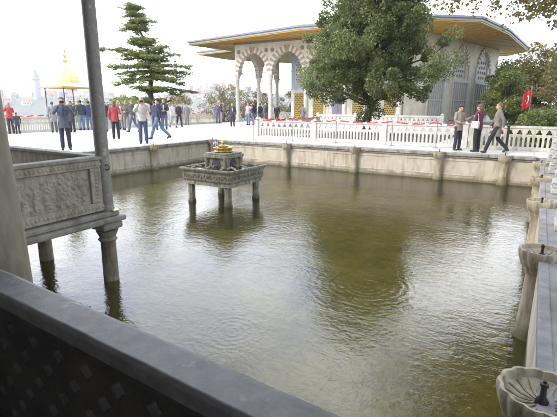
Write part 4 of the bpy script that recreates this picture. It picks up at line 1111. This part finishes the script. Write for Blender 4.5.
# three women at right
person('woman in a beige jacket and dark cap facing her companions beside the barrier tape', (-2.40, 16.35, 0), fa(.75, -.55), 1.55, 'gesture', (.36, .31, .24), (.03, .035, .05), (.05, .03, .02), .76, .009, hat=(.06, .04, .04), female=True, seed=1)
person('woman in a plum jacket holding a white bag, middle of the three by the pool', (-1.75, 16.15, 0), fa(-.75, .35), 1.58, 'clasp', (.17, .025, .07), (.02, .02, .025), (.16, .07, .03), .80, .009, hairlen=.03, female=True, bag=((.70, .66, .60), -1, 'white handbag carried by the woman in the plum jacket'), seed=2)
person('woman in a long grey brown coat walking left along the pool edge', (-1.16, 16.05, 0), fa(-.8, -.25), 1.62, 'stride', (.24, .21, .17), (.015, .018, .025), (.22, .10, .04), .58, .009, female=True, bag=((.04, .05, .07), 1, 'dark blue shoulder bag on the woman in the long coat'), seed=3)
# near visitors at left
person('man in a grey and blue jacket taking a picture beside the dark column', (-13.83, 9.0, 0), toward(-13.8, 9), 1.74, 'photo', (.10, .12, .17), (.03, .035, .06), (.03, .02, .015), .72, .009, inner=(.03, .06, .28), camera='small camera held up by the man beside the dark column', seed=4)
person('man in a white sweater and jeans holding a camera to his face', (-13.58, 12.2, 0), toward(-13.6, 12.2), 1.80, 'photo', (.62, .58, .52), (.06, .09, .20), (.40, .30, .22), .84, .009, camera='small camera held up by the man in the white sweater', seed=5)
person('person in a navy jacket and blue jeans striding left behind the white sweater', (-14.75, 14.2, 0), fa(-.8, -.5), 1.80, 'stride', (.03, .04, .09), (.10, .18, .32), (.03, .02, .02), .82, .012, hat=(.04, .04, .09), seed=6)
person('woman in a red coat with a beige tote bag, seen from behind', (-16.4, 13.15, 0), fa(-.9, .9), 1.68, 'stand', (.50, .03, .05), (.02, .02, .025), (.16, .06, .03), .80, .012, hairlen=.12, female=True, bag=((.55, .40, .20), 1, 'beige tote bag hanging from the woman in the red coat'), seed=7)
P = [  # label, x, y, facing, H, pose, top, legs, hair, coat, extra
 ('woman in a bright red jacket photographing the view at the far left', -24.0, 12.6, fa(-1, .2), 1.60, 'photo', (.62, .04, .05), (.06, .07, .08), (.45, .28, .12), .85, dict(female=True, hairlen=.08)),
 ('child in dark clothes beside the woman in the bright red jacket', -23.3, 12.55, fa(-1, .3), 1.10, 'stand', (.06, .07, .09), (.03, .03, .04), (.05, .03, .02), .70, {}),
 ('person in a dark coat just behind the man taking a picture', -22.6, 15.2, fa(.4, -1), 1.70, 'stand', (.05, .055, .07), (.04, .04, .05), (.03, .02, .02), .60, {}),
 ('person in a pale grey coat left of the man taking a picture', -23.2, 14.5, fa(-1, .4), 1.66, 'stand', (.30, .33, .35), (.12, .13, .15), (.10, .07, .05), .60, {}),
 ('man in a dark jacket and pale jeans looking out left of the slim column', -24.0, 16.8, fa(-1, .2), 1.78, 'stand', (.06, .07, .08), (.18, .28, .40), (.03, .02, .02), .85, {}),
 ('person in a blue jacket partly hidden by the slim column', -23.8, 17.2, fa(-1, .5), 1.74, 'stand', (.05, .07, .18), (.12, .20, .32), (.03, .02, .02), .85, {}),
 ('person in a dark blue jacket and jeans left of the woman in the red coat', -21.6, 16.6, fa(-1, .2), 1.74, 'stand', (.03, .045, .10), (.13, .22, .36), (.05, .03, .02), .82, {}),
 ('person in a pale pink top right of the woman in the red coat', -22.6, 18.6, fa(.3, -1), 1.66, 'stand', (.60, .42, .42), (.10, .16, .30), (.20, .12, .07), .85, dict(female=True)),
 ('person in a brown jacket and khaki trousers in the crowd', -21.9, 18.4, fa(.6, -1), 1.74, 'clasp', (.18, .13, .09), (.32, .26, .18), (.30, .24, .2), .82, {}),
 ('person in a grey green jacket walking through the crowd', -19.9, 17.2, fa(-.8, -.4), 1.78, 'walk', (.07, .08, .08), (.10, .16, .24), (.18, .16, .15), .80, {}),
 ('tall man in a dark open jacket over a white shirt behind the striding person', -20.4, 20.1, toward(-17.8, 20.4), 1.86, 'clasp', (.05, .055, .07), (.10, .16, .30), (.25, .2, .16), .84, dict(inner=(.65, .65, .65))),
 ('person in a white jacket in the crowd near the red tape', -21.8, 22.3, fa(.9, -.2), 1.66, 'walk', (.70, .66, .66), (.45, .42, .42), (.08, .05, .04), .80, dict(female=True)),
 ('woman in black walking at the right end of the crowd', -22.0, 23.1, fa(.9, -.5), 1.66, 'stride', (.06, .045, .05), (.02, .02, .025), (.05, .03, .02), .84, dict(female=True, hairlen=.1)),
 ('person in dark clothes glimpsed behind the navy striding figure', -20.5, 19.4, fa(-.6, .8), 1.76, 'stand', (.09, .06, .14), (.07, .11, .20), (.05, .03, .02), .80, {}),
 ('person in faded grey green standing by the red taped rail', -24.0, 26.1, fa(1, -.6), 1.62, 'stand', (.28, .30, .27), (.28, .28, .24), (.14, .1, .08), .62, {}),
 ('person in a purple top and jeans leaning near the far rail', -24.0, 30.0, fa(.6, -1), 1.72, 'stand', (.15, .11, .20), (.10, .15, .28), (.05, .03, .02), .90, {}),
 ('person in a dark suit standing alone before the kiosk corner', -19.3, 25.8, fa(.8, -1), 1.66, 'stand', (.05, .055, .08), (.035, .035, .045), (.35, .28, .25), .74, dict(inner=(.6, .6, .6))),
 ('person in a pale pink top and jeans pointing left by the kiosk', -19.9, 28.7, fa(-.2, -1), 1.72, 'point', (.58, .42, .44), (.14, .24, .42), (.25, .16, .1), .90, {}),
 ('man in a black jacket beside the person in the pale pink top', -19.9, 29.5, fa(-1, -.1), 1.82, 'stand', (.03, .03, .05), (.10, .18, .32), (.03, .02, .02), .84, {}),
 ('person in a black jacket left of the second kiosk column', -20.3, 31.0, fa(-1, .1), 1.70, 'stand', (.045, .045, .07), (.07, .12, .24), (.03, .02, .02), .84, {}),
 ('person in dark clothes close to the second kiosk column', -20.2, 31.8, fa(-.6, -.9), 1.78, 'stand', (.035, .04, .05), (.05, .08, .16), (.03, .02, .02), .82, {}),
 ('person in black right of the second kiosk column', -19.6, 32.6, fa(.5, -.9), 1.60, 'stand', (.03, .025, .03), (.025, .025, .03), (.03, .02, .02), .70, {}),
 ('person in grey standing before the gilded kiosk door', -17.8, 34.0, fa(.2, 1), 1.62, 'stand', (.22, .20, .22), (.16, .14, .16), (.12, .08, .06), .60, {}),
]
for i, (lab, x, y, f, H, ps, tp_, lg, hr, ct, ex) in enumerate(P):
    person(lab, (x, y, 0), f, H, ps, tp_, lg, hr, ct, .016, seed=20 + i, **ex)

# ------------------------------------------------------------------ haze
hz = obj('haze', MB().box(-1700, 1700, -1700, 1700, -47, 78), None)
kind(hz, 'stuff')
m = bpy.data.materials.new('haze'); m.use_nodes = True; nt = m.node_tree; nt.nodes.clear()
out = nt.nodes.new('ShaderNodeOutputMaterial'); pv = nt.nodes.new('ShaderNodeVolumePrincipled')
pv.inputs['Color'].default_value = (.93, .95, 1, 1); pv.inputs['Density'].default_value = .00028; pv.inputs['Anisotropy'].default_value = .3
nt.links.new(pv.outputs[0], out.inputs['Volume']); hz.data.materials.append(m)

# ------------------------------------------------------------------ light
w = bpy.data.worlds.new('World'); SC.world = w; w.use_nodes = True; nt = w.node_tree
bg = nt.nodes['Background']; sky = nt.nodes.new('ShaderNodeTexSky'); sky.sky_type = 'NISHITA'; sky.sun_disc = False
SUN_EL, SUN_AZ = 38, 215       # azimuth of the sun, degrees clockwise from +Y
sky.sun_elevation = R(SUN_EL); sky.sun_rotation = R(SUN_AZ); sky.air_density = 1.3; sky.dust_density = 2.5
tc = nt.nodes.new('ShaderNodeTexCoord'); mp = nt.nodes.new('ShaderNodeMapping'); mp.inputs['Scale'].default_value = (1, 1, 2.2)
nt.links.new(tc.outputs['Generated'], mp.inputs[0])
cl = noise(nt, 2.1, 7, .62, mp.outputs[0], .3)
sp = nt.nodes.new('ShaderNodeSeparateXYZ'); nt.links.new(tc.outputs['Generated'], sp.inputs[0])
v2 = nt.nodes.new('ShaderNodeVectorMath'); v2.operation = 'DOT_PRODUCT'; v2.inputs[1].default_value = (-.475, .15, 0)
nt.links.new(tc.outputs['Generated'], v2.inputs[0])
sb = nt.nodes.new('ShaderNodeMath'); sb.operation = 'SUBTRACT'; nt.links.new(sp.outputs[2], sb.inputs[0]); nt.links.new(v2.outputs['Value'], sb.inputs[1])
up = ramp(nt, sb.outputs[0], [(.15, (1, 1, 1)), (.32, (0, 0, 0))])       # thick white cloud low down, broken above
cf = ramp(nt, cl, [(.42, (.25, .25, .25)), (.54, (1, 1, 1))])
fac = mix(nt, 1.0, cf, up, 'LIGHTEN')
vm = nt.nodes.new('ShaderNodeVectorMath'); vm.operation = 'DOT_PRODUCT'; vm.inputs[1].default_value = (-.62, .78, 0)
nt.links.new(tc.outputs['Generated'], vm.inputs[0])
glow = ramp(nt, vm.outputs['Value'], [(.0, (14, 14, 14.2)), (.85, (36, 36, 36.8))])    # clouds are brightest towards the sea
cloud = mix(nt, ramp(nt, cl, [(.35, (0, 0, 0)), (.6, (1, 1, 1))]), mix(nt, 1.0, glow, (.42, .52, .74), 'MULTIPLY'), glow)
col = mix(nt, fac, mix(nt, 1.0, sky.outputs[0], (3.4, 3.4, 3.4), 'MULTIPLY'), cloud)
nt.links.new(col, bg.inputs[0]); bg.inputs[1].default_value = .10
sl = bpy.data.lights.new('sun', 'SUN'); sl.energy = 1.5; sl.angle = R(14); sl.color = (1, .96, .9)
so = bpy.data.objects.new('sun', sl); COL.objects.link(so)
d = Vector((math.sin(R(SUN_AZ)) * math.cos(R(SUN_EL)), math.cos(R(SUN_AZ)) * math.cos(R(SUN_EL)), math.sin(R(SUN_EL))))
so.rotation_euler = d.to_track_quat('Z', 'Y').to_euler()

# ------------------------------------------------------------------ camera
cam = bpy.data.cameras.new('camera'); co = bpy.data.objects.new('camera', cam); COL.objects.link(co); SC.camera = co
pitch, roll, yaw = R(13.46), R(.256), R(30.75)
fw = Vector((-math.sin(yaw) * math.cos(pitch), math.cos(yaw) * math.cos(pitch), -math.sin(pitch)))
r = Vector((math.cos(yaw), math.sin(yaw), 0)); u = r.cross(fw)
r2 = r * math.cos(roll) + u * math.sin(roll); u2 = -r * math.sin(roll) + u * math.cos(roll)
co.matrix_world = Matrix(((r2.x, u2.x, -fw.x, 0), (r2.y, u2.y, -fw.y, 0), (r2.z, u2.z, -fw.z, 1.5), (0, 0, 0, 1)))
cam.sensor_width = 36; cam.lens = 36 * 429.03 / 557; cam.clip_start = .05; cam.clip_end = 6000
vs_ = SC.view_settings; vs_.view_transform = 'Standard'; vs_.look = 'None'; vs_.gamma = 1; vs_.use_curve_mapping = False; vs_.exposure = .78
SC.cycles.volume_bounces = 1
SC.cycles.transparent_max_bounces = 16
